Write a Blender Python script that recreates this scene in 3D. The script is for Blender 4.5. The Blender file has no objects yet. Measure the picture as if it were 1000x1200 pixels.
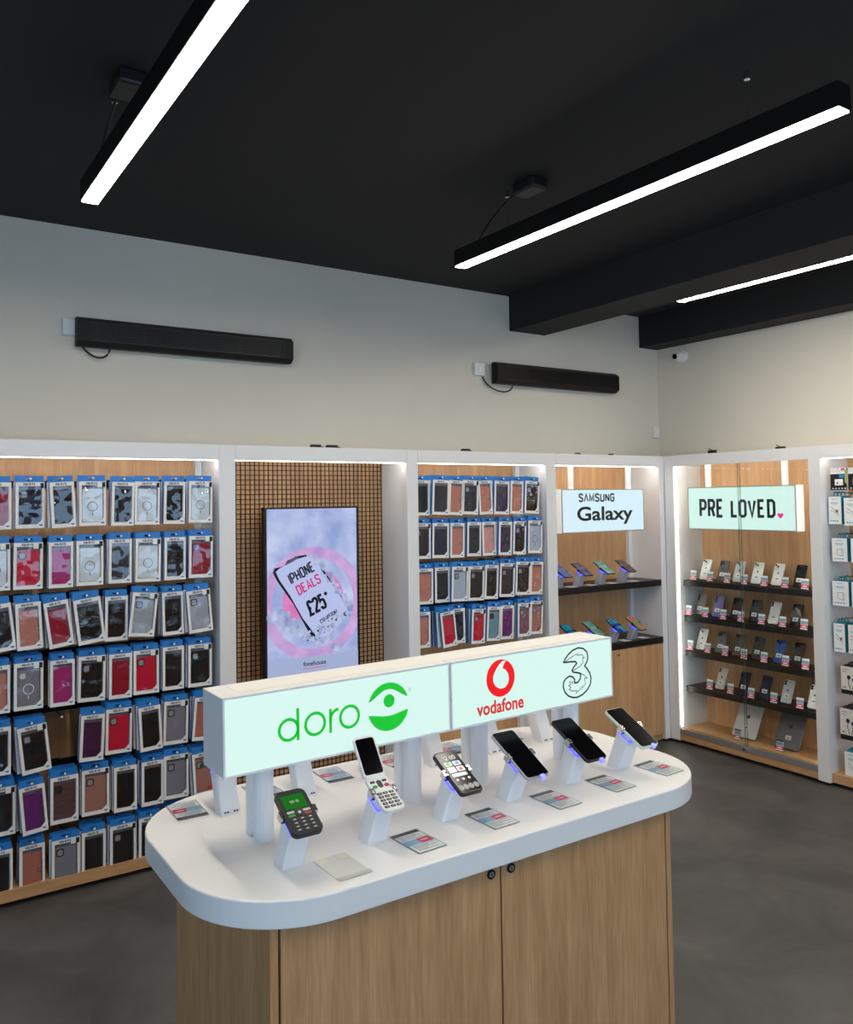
import bpy, math, random
from mathutils import Vector, Matrix
random.seed(7)
scene = bpy.context.scene
COL = scene.collection
PI = math.pi

# ------------------------------------------------------------------ camera
F_PX, CY_PX = 975.0677, 547.6736
YAW, PITCH, ROLL = 0.5875, 0.0408, 0.0145
CAM = Vector((-4.6838, -3.9884, 1.7046))
_fw = Vector((math.sin(YAW)*math.cos(PITCH), math.cos(YAW)*math.cos(PITCH), math.sin(PITCH)))
_r0 = Vector((math.cos(YAW), -math.sin(YAW), 0.0))
_d0 = -_r0.cross(_fw)
_r = math.cos(ROLL)*_r0 + math.sin(ROLL)*_d0
_d = -math.sin(ROLL)*_r0 + math.cos(ROLL)*_d0
cam_data = bpy.data.cameras.new('camera')
cam_data.sensor_fit = 'HORIZONTAL'; cam_data.sensor_width = 36.0
cam_data.lens = F_PX/1000*36.0
cam_data.shift_y = -(600-CY_PX)/1000
cam_data.clip_start = 0.05
cam = bpy.data.objects.new('camera', cam_data)
M = Matrix(((_r.x, -_d.x, -_fw.x, CAM.x), (_r.y, -_d.y, -_fw.y, CAM.y), (_r.z, -_d.z, -_fw.z, CAM.z), (0, 0, 0, 1)))
cam.matrix_world = M
COL.objects.link(cam); scene.camera = cam

def on(ax, val, u, v):
    """point where the ray of photo pixel (u, v) meets the plane axis=val"""
    w = _fw + (u-500)/F_PX*_r + (v-CY_PX)/F_PX*_d
    return CAM + w*((val-CAM[ax])/w[ax])

# ------------------------------------------------------------------ world, exposure
world = bpy.data.worlds.new('world'); scene.world = world
world.use_nodes = True
bg = world.node_tree.nodes['Background']
bg.inputs['Color'].default_value = (0.46, 0.68, 1.0, 1)
bg.inputs['Strength'].default_value = 2.6
scene.view_settings.view_transform = 'Standard'
scene.view_settings.look = 'None'
scene.view_settings.gamma = 1.0
scene.view_settings.use_curve_mapping = False
scene.view_settings.exposure = 0.66
LED_CEIL, LED_BAY, SIGN_E = 42.0, 9.0, 0.60

# ------------------------------------------------------------------ room constants
WALL_Y, WALL_X, CEIL_Z = 0.33, 0.345, 3.08
ROOM_X0, ROOM_Y0 = -7.6, -7.4
BEAM_Z = 2.844
H = 2.0
ZT = 0.92

# ------------------------------------------------------------------ materials
def lin(c):
    return tuple(((x/255)/12.92 if x/255 <= 0.04045 else ((x/255+0.055)/1.055)**2.4) for x in c)
_mats = {}
def mat(name, rgb, rough=0.5, metal=0.0, emit=0.0, spec=0.5, coat=0.0, noise=0.0, nscale=8.0, bump=0.0, emit_rgb=None):
    if name in _mats: return _mats[name]
    m = bpy.data.materials.new(name); m.use_nodes = True
    nt = m.node_tree; b = nt.nodes['Principled BSDF']
    c = lin(rgb)+(1,)
    b.inputs['Base Color'].default_value = c
    b.inputs['Roughness'].default_value = rough
    b.inputs['Metallic'].default_value = metal
    b.inputs['Specular IOR Level'].default_value = spec
    b.inputs['Coat Weight'].default_value = coat
    if emit > 0:
        b.inputs['Emission Color'].default_value = (lin(emit_rgb)+(1,)) if emit_rgb else c
        b.inputs['Emission Strength'].default_value = emit
    if noise > 0 or bump > 0:
        tc = nt.nodes.new('ShaderNodeTexCoord'); nz = nt.nodes.new('ShaderNodeTexNoise')
        nz.inputs['Scale'].default_value = nscale; nz.inputs['Detail'].default_value = 6
        nt.links.new(tc.outputs['Object'], nz.inputs['Vector'])
        if noise > 0:
            rp = nt.nodes.new('ShaderNodeValToRGB')
            rp.color_ramp.elements[0].position = 0.3; rp.color_ramp.elements[1].position = 0.7
            lo = tuple(max(0, x*(1-noise)) for x in c[:3]); hi = tuple(min(1, x*(1+noise)) for x in c[:3])
            rp.color_ramp.elements[0].color = lo+(1,); rp.color_ramp.elements[1].color = hi+(1,)
            nt.links.new(nz.outputs['Fac'], rp.inputs['Fac']); nt.links.new(rp.outputs['Color'], b.inputs['Base Color'])
        if bump > 0:
            bp = nt.nodes.new('ShaderNodeBump'); bp.inputs['Strength'].default_value = bump; bp.inputs['Distance'].default_value = 0.01
            nt.links.new(nz.outputs['Fac'], bp.inputs['Height']); nt.links.new(bp.outputs['Normal'], b.inputs['Normal'])
    _mats[name] = m
    return m

def wood(name, dark, light, axis='z', rough=0.5):
    m = bpy.data.materials.new(name); m.use_nodes = True
    nt = m.node_tree; b = nt.nodes['Principled BSDF']; b.inputs['Roughness'].default_value = rough
    tc = nt.nodes.new('ShaderNodeTexCoord'); mp = nt.nodes.new('ShaderNodeMapping')
    s = {'z': (14, 14, 0.9), 'x': (0.9, 14, 14), 'y': (14, 0.9, 14)}[axis]
    mp.inputs['Scale'].default_value = s
    nt.links.new(tc.outputs['Object'], mp.inputs['Vector'])
    n1 = nt.nodes.new('ShaderNodeTexNoise'); n1.inputs['Scale'].default_value = 1.6; n1.inputs['Detail'].default_value = 5; n1.inputs['Distortion'].default_value = 0.6
    n2 = nt.nodes.new('ShaderNodeTexNoise'); n2.inputs['Scale'].default_value = 12.0; n2.inputs['Detail'].default_value = 4
    nt.links.new(mp.outputs['Vector'], n1.inputs['Vector']); nt.links.new(mp.outputs['Vector'], n2.inputs['Vector'])
    mx = nt.nodes.new('ShaderNodeMath'); mx.operation = 'MULTIPLY_ADD'; mx.inputs[1].default_value = 0.45; 
    nt.links.new(n2.outputs['Fac'], mx.inputs[0]); 
    m2 = nt.nodes.new('ShaderNodeMath'); m2.operation = 'MULTIPLY'; m2.inputs[1].default_value = 0.55
    nt.links.new(n1.outputs['Fac'], m2.inputs[0]); nt.links.new(m2.outputs[0], mx.inputs[2])
    rp = nt.nodes.new('ShaderNodeValToRGB')
    rp.color_ramp.elements[0].position = 0.36; rp.color_ramp.elements[1].position = 0.64
    rp.color_ramp.elements[0].color = lin(dark)+(1,); rp.color_ramp.elements[1].color = lin(light)+(1,)
    nt.links.new(mx.outputs[0], rp.inputs['Fac']); nt.links.new(rp.outputs['Color'], b.inputs['Base Color'])
    bp = nt.nodes.new('ShaderNodeBump'); bp.inputs['Strength'].default_value = 0.08; bp.inputs['Distance'].default_value = 0.004
    nt.links.new(mx.outputs[0], bp.inputs['Height']); nt.links.new(bp.outputs['Normal'], b.inputs['Normal'])
    return m

def glassy(name, tint=(255, 255, 255), gloss=0.08, rough=0.02, fres=1.45):
    m = bpy.data.materials.new(name); m.use_nodes = True
    nt = m.node_tree
    for n in list(nt.nodes): nt.nodes.remove(n)
    out = nt.nodes.new('ShaderNodeOutputMaterial'); mix = nt.nodes.new('ShaderNodeMixShader')
    tr = nt.nodes.new('ShaderNodeBsdfTransparent'); gl = nt.nodes.new('ShaderNodeBsdfGlossy')
    tr.inputs['Color'].default_value = lin(tint)+(1,); gl.inputs['Roughness'].default_value = rough
    fr = nt.nodes.new('ShaderNodeFresnel'); fr.inputs['IOR'].default_value = fres
    ad = nt.nodes.new('ShaderNodeMath'); ad.operation = 'ADD'; ad.inputs[1].default_value = gloss; ad.use_clamp = True
    geo = nt.nodes.new('ShaderNodeNewGeometry'); inv = nt.nodes.new('ShaderNodeMath'); inv.operation = 'SUBTRACT'; inv.inputs[0].default_value = 1.0
    nt.links.new(geo.outputs['Backfacing'], inv.inputs[1])
    mu = nt.nodes.new('ShaderNodeMath'); mu.operation = 'MULTIPLY'          # no total reflection on the inner faces of thin slabs
    nt.links.new(fr.outputs[0], mu.inputs[0]); nt.links.new(inv.outputs[0], mu.inputs[1])
    nt.links.new(mu.outputs[0], ad.inputs[0]); nt.links.new(ad.outputs[0], mix.inputs['Fac'])
    nt.links.new(tr.outputs[0], mix.inputs[1]); nt.links.new(gl.outputs[0], mix.inputs[2])
    nt.links.new(mix.outputs[0], out.inputs['Surface'])
    return m

WHITE = mat('white_laminate', (230, 230, 228), 0.42)
LITW = mat('lit_white_acrylic', (232, 232, 230), 0.42, emit=.24)
WALL = mat('wall_paint', (220, 214, 200), 0.85, noise=0.02, nscale=3, bump=0.02)
BLACKC = mat('ceiling_black', (30, 30, 31), 0.85, noise=0.06, nscale=2)
OAK = wood('oak_panel', (190, 142, 96), (216, 170, 120), 'z')
OAKX = wood('oak_panel_horizontal', (184, 138, 94), (208, 164, 118), 'x')
OAKY = wood('oak_panel_crosswise', (184, 138, 94), (208, 164, 118), 'y')
OAKC = wood('oak_counter', (172, 126, 82), (204, 158, 110), 'z', 0.45)
BLK = mat('black_plastic', (16, 16, 17), 0.45)
BLKM = mat('black_metal', (11, 11, 12), 0.5, 0.1, spec=.3)
BLKL = mat('black_shelf_laminate', (25, 24, 23), 0.4, spec=.35)
COUNTER = mat('white_solid_surface', (232, 231, 227), 0.32)
STANDW = mat('stand_white', (232, 233, 235), 0.35)
CHROME = mat('chrome', (205, 205, 205), 0.2, 1.0)
GREYM = mat('grey_aluminium', (168, 168, 168), 0.4, 0.6)
LEDW = mat('led_white', (255, 250, 244), 0.6, emit=LED_BAY, emit_rgb=(255, 247, 240))
LEDC = mat('led_ceiling', (255, 240, 222), 0.6, emit=LED_CEIL, emit_rgb=(255, 246, 232))
LEDB = mat('led_blue', (70, 70, 255), 0.4, emit=2.6, emit_rgb=(58, 58, 255))
SIGNF = mat('sign_face_mint', (70, 78, 76), 0.4, emit=SIGN_E, emit_rgb=(216, 247, 238))
SIGNB = mat('sign_face_blue', (70, 76, 80), 0.4, emit=SIGN_E, emit_rgb=(212, 238, 250))
INK = mat('sign_ink_black', (22, 22, 24), 0.5)
INKR = mat('sign_ink_red', (225, 10, 15), 0.5, emit=0.35, emit_rgb=(240, 0, 5))
INKRT = mat('sign_ink_red_text', (214, 48, 44), 0.5, emit=0.3)
INKG = mat('sign_ink_green', (10, 180, 40), 0.5, emit=0.3, emit_rgb=(0, 200, 35))
BADGE = mat('badge_red', (200, 40, 45), .5)
INKP = mat('sign_ink_pink', (230, 40, 130), 0.5, emit=0.3)
GLASS = glassy('clear_glass', (252, 254, 253), 0.0, 0.01, 1.35)
ACRYL = glassy('clear_acrylic', (248, 250, 250), 0.0, 0.02, 1.3)
FILM = glassy('clear_film', (250, 250, 252), 0.02, 0.03, 1.6)
_nt = FILM.node_tree; _g = [n for n in _nt.nodes if n.type == 'BSDF_GLOSSY'][0]
_tc = _nt.nodes.new('ShaderNodeTexCoord'); _oi = _nt.nodes.new('ShaderNodeObjectInfo'); _ad = _nt.nodes.new('ShaderNodeVectorMath'); _ad.operation = 'ADD'
_nz = _nt.nodes.new('ShaderNodeTexNoise'); _nz.inputs['Scale'].default_value = 16; _nz.inputs['Detail'].default_value = 0.5
_bp = _nt.nodes.new('ShaderNodeBump'); _bp.inputs['Strength'].default_value = .6; _bp.inputs['Distance'].default_value = .02
_mu = _nt.nodes.new('ShaderNodeMath'); _mu.operation = 'MULTIPLY'; _mu.inputs[1].default_value = 40
_nt.links.new(_oi.outputs['Random'], _mu.inputs[0])
_nt.links.new(_tc.outputs['Object'], _ad.inputs[0]); _nt.links.new(_mu.outputs[0], _ad.inputs[1]); _nt.links.new(_ad.outputs[0], _nz.inputs['Vector'])
_nt.links.new(_nz.outputs['Fac'], _bp.inputs['Height']); _nt.links.new(_bp.outputs['Normal'], _g.inputs['Normal'])
BLUE = mat('carton_blue', (36, 124, 200), 0.45)
CARD = mat('carton_white', (236, 233, 226), 0.5)
TRAY = mat('carton_tray', (104, 108, 122), 0.5)
PAPER = mat('paper_white', (236, 236, 234), 0.6)
PINK = mat('print_pink', (222, 52, 104), 0.55)
PBLUE = mat('print_blue', (132, 178, 206), 0.55)
PGREY = mat('print_grey', (150, 150, 152), 0.6)
PDARK = mat('print_dark', (52, 52, 56), 0.55)
SCREENB = mat('phone_glass_black', (5, 5, 7), 0.12, spec=.1)
TEAL = mat('box_teal', (0, 140, 160), 0.5)

# ------------------------------------------------------------------ mesh helpers
class MB:
    def __init__(self): self.v = []; self.f = []; self.mi = []
    def quad(self, pts, m=0):
        n = len(self.v); self.v += [tuple(p) for p in pts]; self.f.append(tuple(range(n, n+len(pts)))); self.mi.append(m); return self
    def box(self, x0, x1, y0, y1, z0, z1, m=0, skip=''):
        n = len(self.v)
        self.v += [(x0,y0,z0),(x1,y0,z0),(x1,y1,z0),(x0,y1,z0),(x0,y0,z1),(x1,y0,z1),(x1,y1,z1),(x0,y1,z1)]
        fs = {'d':(0,3,2,1),'u':(4,5,6,7),'f':(0,1,5,4),'r':(1,2,6,5),'b':(2,3,7,6),'l':(3,0,4,7)}
        for k, q in fs.items():
            if k in skip: continue
            self.f.append(tuple(n+i for i in q)); self.mi.append(m)
        return self
    def prism_y(self, poly, y0, y1, m=0, back=True, ms=None):
        """poly of (x, z), anticlockwise seen from the front (-y); y0 is the front"""
        n = len(self.v); k = len(poly)
        self.v += [(x, y0, z) for x, z in poly] + [(x, y1, z) for x, z in poly]
        self.f.append(tuple(range(n, n+k))); self.mi.append(m)
        if back: self.f.append(tuple(range(n+2*k-1, n+k-1, -1))); self.mi.append(m)
        for i in range(k):
            j = (i+1) % k
            self.f.append((n+i, n+k+i, n+k+j, n+j)); self.mi.append(m if ms is None else ms)
        return self
    def prism_z(self, poly, z0, z1, m=0):
        n = len(self.v); k = len(poly)
        self.v += [(x, y, z0) for x, y in poly] + [(x, y, z1) for x, y in poly]
        self.f.append(tuple(range(n+k-1, n-1, -1))); self.mi.append(m)
        self.f.append(tuple(range(n+k, n+2*k))); self.mi.append(m)
        for i in range(k):
            j = (i+1) % k
            self.f.append((n+i, n+j, n+k+j, n+k+i)); self.mi.append(m)
        return self
    def tube(self, path, r, seg=8, m=0, cap=True):
        pts = [Vector(p) for p in path]; rings = []
        for i, p in enumerate(pts):
            a = pts[max(0, i-1)]; b = pts[min(len(pts)-1, i+1)]
            t = (b-a).normalized(); up = Vector((0, 0, 1)) if abs(t.z) < 0.9 else Vector((1, 0, 0))
            u = t.cross(up).normalized(); w = u.cross(t).normalized()
            rr = r[i] if isinstance(r, (list, tuple)) else r
            n = len(self.v)
            self.v += [tuple(p+u*math.cos(2*PI*k/seg)*rr+w*math.sin(2*PI*k/seg)*rr) for k in range(seg)]
            rings.append(n)
        for i in range(len(rings)-1):
            for k in range(seg):
                k2 = (k+1) % seg
                self.f.append((rings[i]+k, rings[i+1]+k, rings[i+1]+k2, rings[i]+k2)); self.mi.append(m)
        if cap:
            self.f.append(tuple(rings[0]+k for k in range(seg))); self.mi.append(m)
            self.f.append(tuple(rings[-1]+k for k in range(seg-1, -1, -1))); self.mi.append(m)
        return self
    def ribbon(self, pts, w, y=0.0, closed=False, m=0):
        """flat stroke of width w along (x, z) points, in the plane y, facing -y"""
        P = [Vector((p[0], p[1])) for p in pts]
        k = len(P); L = []; Rr = []
        for i in range(k):
            if closed: a, b = P[i-1], P[(i+1) % k]
            else: a, b = P[max(0, i-1)], P[min(k-1, i+1)]
            d1 = (P[i]-a) if (P[i]-a).length > 1e-9 else (b-P[i]); d2 = (b-P[i]) if (b-P[i]).length > 1e-9 else d1
            d1 = d1.normalized(); d2 = d2.normalized()
            n1 = Vector((-d1.y, d1.x)); n2 = Vector((-d2.y, d2.x)); mi = (n1+n2)
            if mi.length < 1e-6: mi = n1
            mi.normalize(); s = 1/max(0.5, mi.dot(n1))
            L.append(P[i]+mi*s*w/2); Rr.append(P[i]-mi*s*w/2)
        n = len(self.v)
        for a, b in zip(L, Rr): self.v += [(a.x, y, a.y), (b.x, y, b.y)]
        for i in range(k if closed else k-1):
            j = (i+1) % k
            self.f.append((n+2*i, n+2*i+1, n+2*j+1, n+2*j)); self.mi.append(m)
        return self
    def mesh(self, name, smooth=False):
        me = bpy.data.meshes.new(name); me.from_pydata(self.v, [], self.f); me.update()
        for p, i in zip(me.polygons, self.mi): p.material_index = i; p.use_smooth = smooth
        return me
    def build(self, name, mats, parent=None, smooth=False, loc=None, rot=None, bevel=0, seg=2):
        me = self.mesh(name, smooth)
        if not isinstance(mats, (list, tuple)): mats = [mats]
        for mm in mats: me.materials.append(mm)
        return link(name, me, parent, loc, rot, bevel, seg)

def link(name, me, parent=None, loc=None, rot=None, bevel=0, seg=2):
    o = bpy.data.objects.new(name, me); COL.objects.link(o)
    if parent is not None: o.parent = parent
    if loc is not None: o.location = loc
    if rot is not None: o.rotation_euler = rot
    if bevel:
        md = o.modifiers.new('bevel', 'BEVEL'); md.width = bevel; md.segments = seg; md.limit_method = 'ANGLE'; md.angle_limit = 0.7
        md.harden_normals = False
    return o

def linkc(name, me, material, parent=None, loc=None, rot=None):
    """share a mesh, with the material held by the object"""
    o = link(name, me, parent, loc, rot)
    if not me.materials: me.materials.append(None)
    o.material_slots[0].link = 'OBJECT'; o.material_slots[0].material = material
    return o

def thing(name, label, cat, loc=(0, 0, 0), rot=(0, 0, 0), group=None):
    o = bpy.data.objects.new(name, None); COL.objects.link(o)
    o.location = loc; o.rotation_euler = rot; o.empty_display_size = 0.05
    return tag(o, label, cat, group)
def tag(o, label, cat, group=None):
    o['label'] = label; o['category'] = cat
    if group: o['group'] = group
    return o
def struct(o):
    o['kind'] = 'structure'; return o

def rrect(x0, x1, z0, z1, r, n=6):
    out = []
    for cx, cz, a0 in ((x1-r, z0+r, -90), (x1-r, z1-r, 0), (x0+r, z1-r, 90), (x0+r, z0+r, 180)):
        for i in range(n+1):
            a = math.radians(a0+90*i/n); out.append((cx+r*math.cos(a), cz+r*math.sin(a)))
    return out
def ell(cx, cz, rx, rz, n=32, a0=0, a1=360, full=True):
    k = n if full else n+1
    return [(cx+rx*math.cos(math.radians(a0+(a1-a0)*i/n)), cz+rz*math.sin(math.radians(a0+(a1-a0)*i/n))) for i in range(k)]
def ccw(poly):
    s = sum(poly[i-1][0]*poly[i][1]-poly[i][0]*poly[i-1][1] for i in range(len(poly)))
    return poly if s > 0 else poly[::-1]

# condensed stroke capitals: polylines in a cell 0.5 wide and 1 high
_o = [(.12, 0), (.38, 0), (.5, .12), (.5, .88), (.38, 1), (.12, 1), (0, .88), (0, .12)]
GLY = {
 'P': [([(0,0),(0,1),(.36,1),(.5,.88),(.5,.58),(.36,.46),(0,.46)],0)],
 'R': [([(0,0),(0,1),(.36,1),(.5,.88),(.5,.62),(.36,.5),(0,.5)],0),([(.28,.5),(.5,0)],0)],
 'E': [([(.46,0),(0,0),(0,1),(.46,1)],0),([(0,.52),(.38,.52)],0)],
 'F': [([(0,0),(0,1),(.46,1)],0),([(0,.5),(.38,.5)],0)],
 'L': [([(0,1),(0,0),(.44,0)],0)],
 'O': [(_o,1)], '0': [(_o,1)],
 'V': [([(-.02,1),(.25,0),(.52,1)],0)],
 'D': [([(0,0),(0,1),(.34,1),(.5,.86),(.5,.14),(.34,0)],1)],
 'I': [([(.25,0),(.25,1)],0)],
 'H': [([(0,0),(0,1)],0),([(.5,0),(.5,1)],0),([(0,.5),(.5,.5)],0)],
 'N': [([(0,0),(0,1)],0),([(.5,0),(.5,1)],0),([(.03,.97),(.47,.03)],0)],
 'A': [([(-.02,0),(.25,1),(.52,0)],0),([(.1,.3),(.4,.3)],0)],
 '^': [([(-.02,0),(.25,1),(.52,0)],0)],
 'S': [([(0,.2),(0,.12),(.12,0),(.38,0),(.5,.12),(.5,.34),(.38,.47),(.12,.56),(0,.68),(0,.88),(.12,1),(.38,1),(.5,.88),(.5,.8)],0)],
 'M': [([(0,0),(0,1),(.3,.15),(.6,1),(.6,0)],0)],
 'U': [([(0,1),(0,.12),(.12,0),(.38,0),(.5,.12),(.5,1)],0)],
 'G': [([(.5,.8),(.5,.88),(.38,1),(.12,1),(0,.88),(0,.12),(.12,0),(.38,0),(.5,.12),(.5,.48),(.28,.48)],0)],
 'T': [([(0,1),(.5,1)],0),([(.25,1),(.25,0)],0)],
 '2': [([(0,.78),(0,.88),(.12,1),(.38,1),(.5,.88),(.5,.68),(0,.1),(0,0),(.5,0)],0)],
 '5': [([(.46,1),(.03,1),(.03,.58),(.14,.64),(.38,.64),(.5,.52),(.5,.12),(.38,0),(.12,0),(0,.12),(0,.2)],0)],
 '9': [([(0,.2),(0,.12),(.12,0),(.38,0),(.5,.12),(.5,.88),(.38,1),(.12,1),(0,.88),(0,.52),(.12,.42),(.5,.42)],0)],
 '1': [([(.1,.8),(.28,1),(.28,0)],0)],
 'X': [([(0,0),(.5,1)],0),([(0,1),(.5,0)],0)],
 'Q': [(_o,1),([(.3,.2),(.54,-.08)],0)],
 '\u00a3': [([(.5,.8),(.5,.88),(.38,1),(.2,1),(.1,.88),(.1,.3),(0,0),(.5,0)],0),([(-.02,.48),(.36,.48)],0)],
 ':': [([(.2,.2),(.2,.32)],0),([(.2,.62),(.2,.74)],0)],
 '.': [([(.1,0),(.1,.12)],0)],
 '*': [([(.1,.8),(.3,1)],0),([(.1,1),(.3,.8)],0)],
}
def strokes(mb, txt, org, ex, ez, h, wr=0.17, adv=0.78, xs=1.0, y=0.0, m=0):
    """stroke text; org (x,z), ex/ez unit vectors in the plane; h cap height"""
    x = 0.0
    for ch in txt:
        if ch == ' ': x += 0.4; continue
        for pts, closed in GLY[ch]:
            q = [(org[0]+((px+x)*xs*ex[0]+pz*ez[0])*h, org[1]+((px+x)*xs*ex[1]+pz*ez[1])*h) for px, pz in pts]
            mb.ribbon(q, wr*h, y, closed, m)
        x += {'I': 0.52, ':': 0.45, '.': 0.35, 'M': 0.9, '1': 0.6, 'L': adv-.1}.get(ch, adv)
    return x*xs*h

def font_mesh(txt, size, offset=0.0, xs=1.0, center=True):
    cu = bpy.data.curves.new('text', 'FONT'); cu.body = txt; cu.size = size; cu.offset = offset
    cu.align_x = 'CENTER' if center else 'LEFT'; cu.align_y = 'CENTER'; cu.resolution_u = 4
    o = bpy.data.objects.new('text_tmp', cu); COL.objects.link(o)
    dg = bpy.context.evaluated_depsgraph_get()
    me = bpy.data.meshes.new_from_object(o.evaluated_get(dg))
    bpy.data.objects.remove(o); bpy.data.curves.remove(cu)
    for v in me.vertices: v.co = Vector((v.co.x*xs, 0.0, v.co.y))
    me.materials.clear()
    return me

ORD = ['first', 'second', 'third', 'fourth', 'fifth', 'sixth', 'seventh', 'eighth', 'ninth']
RZ = (0, 0, -PI/2)          # turn a thing that faces -y so that it faces -x

# ================================================================== room shell
fm = bpy.data.materials.new('floor_vinyl'); fm.use_nodes = True
nt = fm.node_tree; b = nt.nodes['Principled BSDF']
tc = nt.nodes.new('ShaderNodeTexCoord'); n1 = nt.nodes.new('ShaderNodeTexNoise'); n1.inputs['Scale'].default_value = 2.6; n1.inputs['Detail'].default_value = 9; n1.inputs['Roughness'].default_value = 0.62
n1.inputs['Distortion'].default_value = 0.5
nt.links.new(tc.outputs['Object'], n1.inputs['Vector'])
rp = nt.nodes.new('ShaderNodeValToRGB'); rp.color_ramp.elements[0].position = 0.32; rp.color_ramp.elements[1].position = 0.72
rp.color_ramp.elements[0].color = lin((66, 64, 62))+(1,); rp.color_ramp.elements[1].color = lin((98, 95, 92))+(1,)
nt.links.new(n1.outputs['Fac'], rp.inputs['Fac']); nt.links.new(rp.outputs['Color'], b.inputs['Base Color'])
b.inputs['Roughness'].default_value = 0.55
struct(MB().box(ROOM_X0, WALL_X, ROOM_Y0, WALL_Y, -0.1, 0).build('floor', fm))
struct(MB().box(ROOM_X0, WALL_X+.1, ROOM_Y0, WALL_Y+.1, CEIL_Z, CEIL_Z+.1).build('ceiling', BLACKC))
struct(MB().box(ROOM_X0, WALL_X+.1, WALL_Y, WALL_Y+.1, -0.1, CEIL_Z).build('wall_back', WALL))
struct(MB().box(WALL_X, WALL_X+.1, ROOM_Y0, WALL_Y, -0.1, CEIL_Z).build('wall_right', WALL))
struct(MB().box(-1.12, -0.808, ROOM_Y0, WALL_Y, BEAM_Z, CEIL_Z).build('beam_1', BLACKC))
struct(MB().box(0.147, WALL_X, ROOM_Y0, WALL_Y, BEAM_Z, CEIL_Z).build('beam_2', BLACKC))
# glazed shopfront behind and to the left of the camera
def glazing(idx, a, b_, p0, p1, axis, fixed, n):
    z0, z1 = 0.5, 2.7
    bx = (lambda mb, p, q, zz0, zz1, d: mb.box(p, q, fixed-d, fixed+d, zz0, zz1)) if axis == 'x' else (lambda mb, p, q, zz0, zz1, d: mb.box(fixed-d, fixed+d, p, q, zz0, zz1))
    side = 'front' if axis == 'x' else 'left'
    w = MB(); bx(w, a, p0, -0.1, CEIL_Z, .05); bx(w, p1, b_, -0.1, CEIL_Z, .05); bx(w, p0, p1, -.1, z0, .05); bx(w, p0, p1, z1, CEIL_Z, .05)
    struct(w.build('wall_'+side, WALL))
    fr = MB()
    for i in range(n+1):
        p = p0+(p1-p0)*i/n; bx(fr, max(p0, p-.03), min(p1, p+.03), z0, z1, .04)
    bx(fr, p0, p1, z0, z0+.06, .045); bx(fr, p0, p1, z1-.06, z1, .045)
    w = struct(fr.build('window_%d' % idx, BLKM))
    for i in range(n):
        p = p0+(p1-p0)*i/n; q = p0+(p1-p0)*(i+1)/n
        bx(MB(), p+.03, q-.03, z0+.06, z1-.06, .004).build('pane', GLASS, w)
glazing(1, ROOM_X0, WALL_X, -4.4, -1.0, 'x', ROOM_Y0-.05, 3)
glazing(2, ROOM_Y0, WALL_Y, -6.6, -3.0, 'y', ROOM_X0-.05, 3)

# ================================================================== display units along the back wall
ZF = 1.925            # underside of the fascia
XP = [(-4.385, -4.305), (-3.259, -3.175), (-2.161, -2.086), (-1.112, -1.029), (-0.053, 0.0)]
BK = 0.292            # face of the back panel
def back_bay(name, label, i, last=False):
    l, r = XP[i], XP[i+1]
    t = thing(name, label, 'display unit', ((l[1]+r[0])/2, 0, 0))
    cx = (l[1]+r[0])/2
    def P(nm, m, x0, x1, y0, y1, z0, z1, bevel=0.0):
        return MB().box(x0-cx, x1-cx, y0, y1, z0, z1).build(nm, m, t, bevel=bevel)
    P('post', WHITE, l[0], l[1]-.0008, 0, .325, 0.02, H, .002)
    if last: P('post', WHITE, r[0]+.0008, r[1], 0, .325, 0.02, H, .002)
    P('fascia', WHITE, l[1], r[0], 0, .03, ZF, H, .0015)
    P('top_panel', WHITE, l[1], r[0], .03, .325, H-.02, H)
    P('back_panel', OAK, l[1], r[0], BK, .325, .03, H-.02)
    P('led_strip', LEDW, l[1]+.004, r[0]-.004, .031, .045, ZF-.002, ZF+.006)
    if i != 1: P('side_rail', WHITE, r[0]-.035, r[0]-.001, BK-.03, BK-.001, .1, H-.03)
    return t, P
bay1, P1 = back_bay('accessory_wall_unit', 'tall white unit full of boxed phone cases at the left edge', 0)
bay2, P2 = back_bay('screen_wall_unit', 'white unit with black wire grid backing the advertising screen', 1)
bay3, P3 = back_bay('narrow_case_wall_unit', 'white unit of boxed cases between the screen and the phone shelves', 2)
bay4, P4 = back_bay('phone_shelf_unit', 'white corner unit with black phone shelves over oak cupboard doors', 3, True)
for P, i in ((P1, 0), (P2, 1), (P3, 2)):
    P('plinth', OAKX, XP[i][1], XP[i+1][0], .02, BK, .025, .075)
# bay 4: shelves and cupboard
P4('shelf', BLKL, -1.029, -0.053, 0.0, BK, 1.088, 1.13, .002)
P4('counter_slab', BLKL, -1.029, -0.053, -.004, BK, .691, .732, .002)
P4('cupboard_carcass', OAK, -1.029, -0.053, .022, BK, .06, .69)
P4('plinth', OAKX, -1.029, -0.053, .03, BK, .012, .06)
c4 = (XP[3][1]+XP[4][0])/2
for x0, x1, kx in ((-1.026, -.541, -.58), (-.537, -.056, -.505)):
    d = MB().box(x0-c4, x1-c4, 0.002, .02, .062, .688).build('door', OAK, bay4, bevel=.001)
    MB().tube([(kx-c4, .003, .655), (kx-c4, -.012, .655)], .008, 12).build('lock', CHROME, d, smooth=False)

# wire grid over bay 2
mb = MB(); x0, x1, z0, z1 = -3.172, -2.164, .10, 1.965
n = int((x1-x0)/.0262)
for i in range(n+1):
    x = x0+(x1-x0)*i/n; mb.box(x-.0019, x+.0019, BK-.0095, BK-.0057, z0, z1)
n2 = int((z1-z0)/.0262)
for i in range(n2+1):
    z = z0+(z1-z0)*i/n2; mb.box(x0, x1, BK-.0057, BK-.002, z-.0019, z+.0019)
mb.build('wire_grid', BLKM, bay2, loc=(-bay2.location.x, 0, 0))['label'] = 'black square wire grid over oak'

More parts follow.
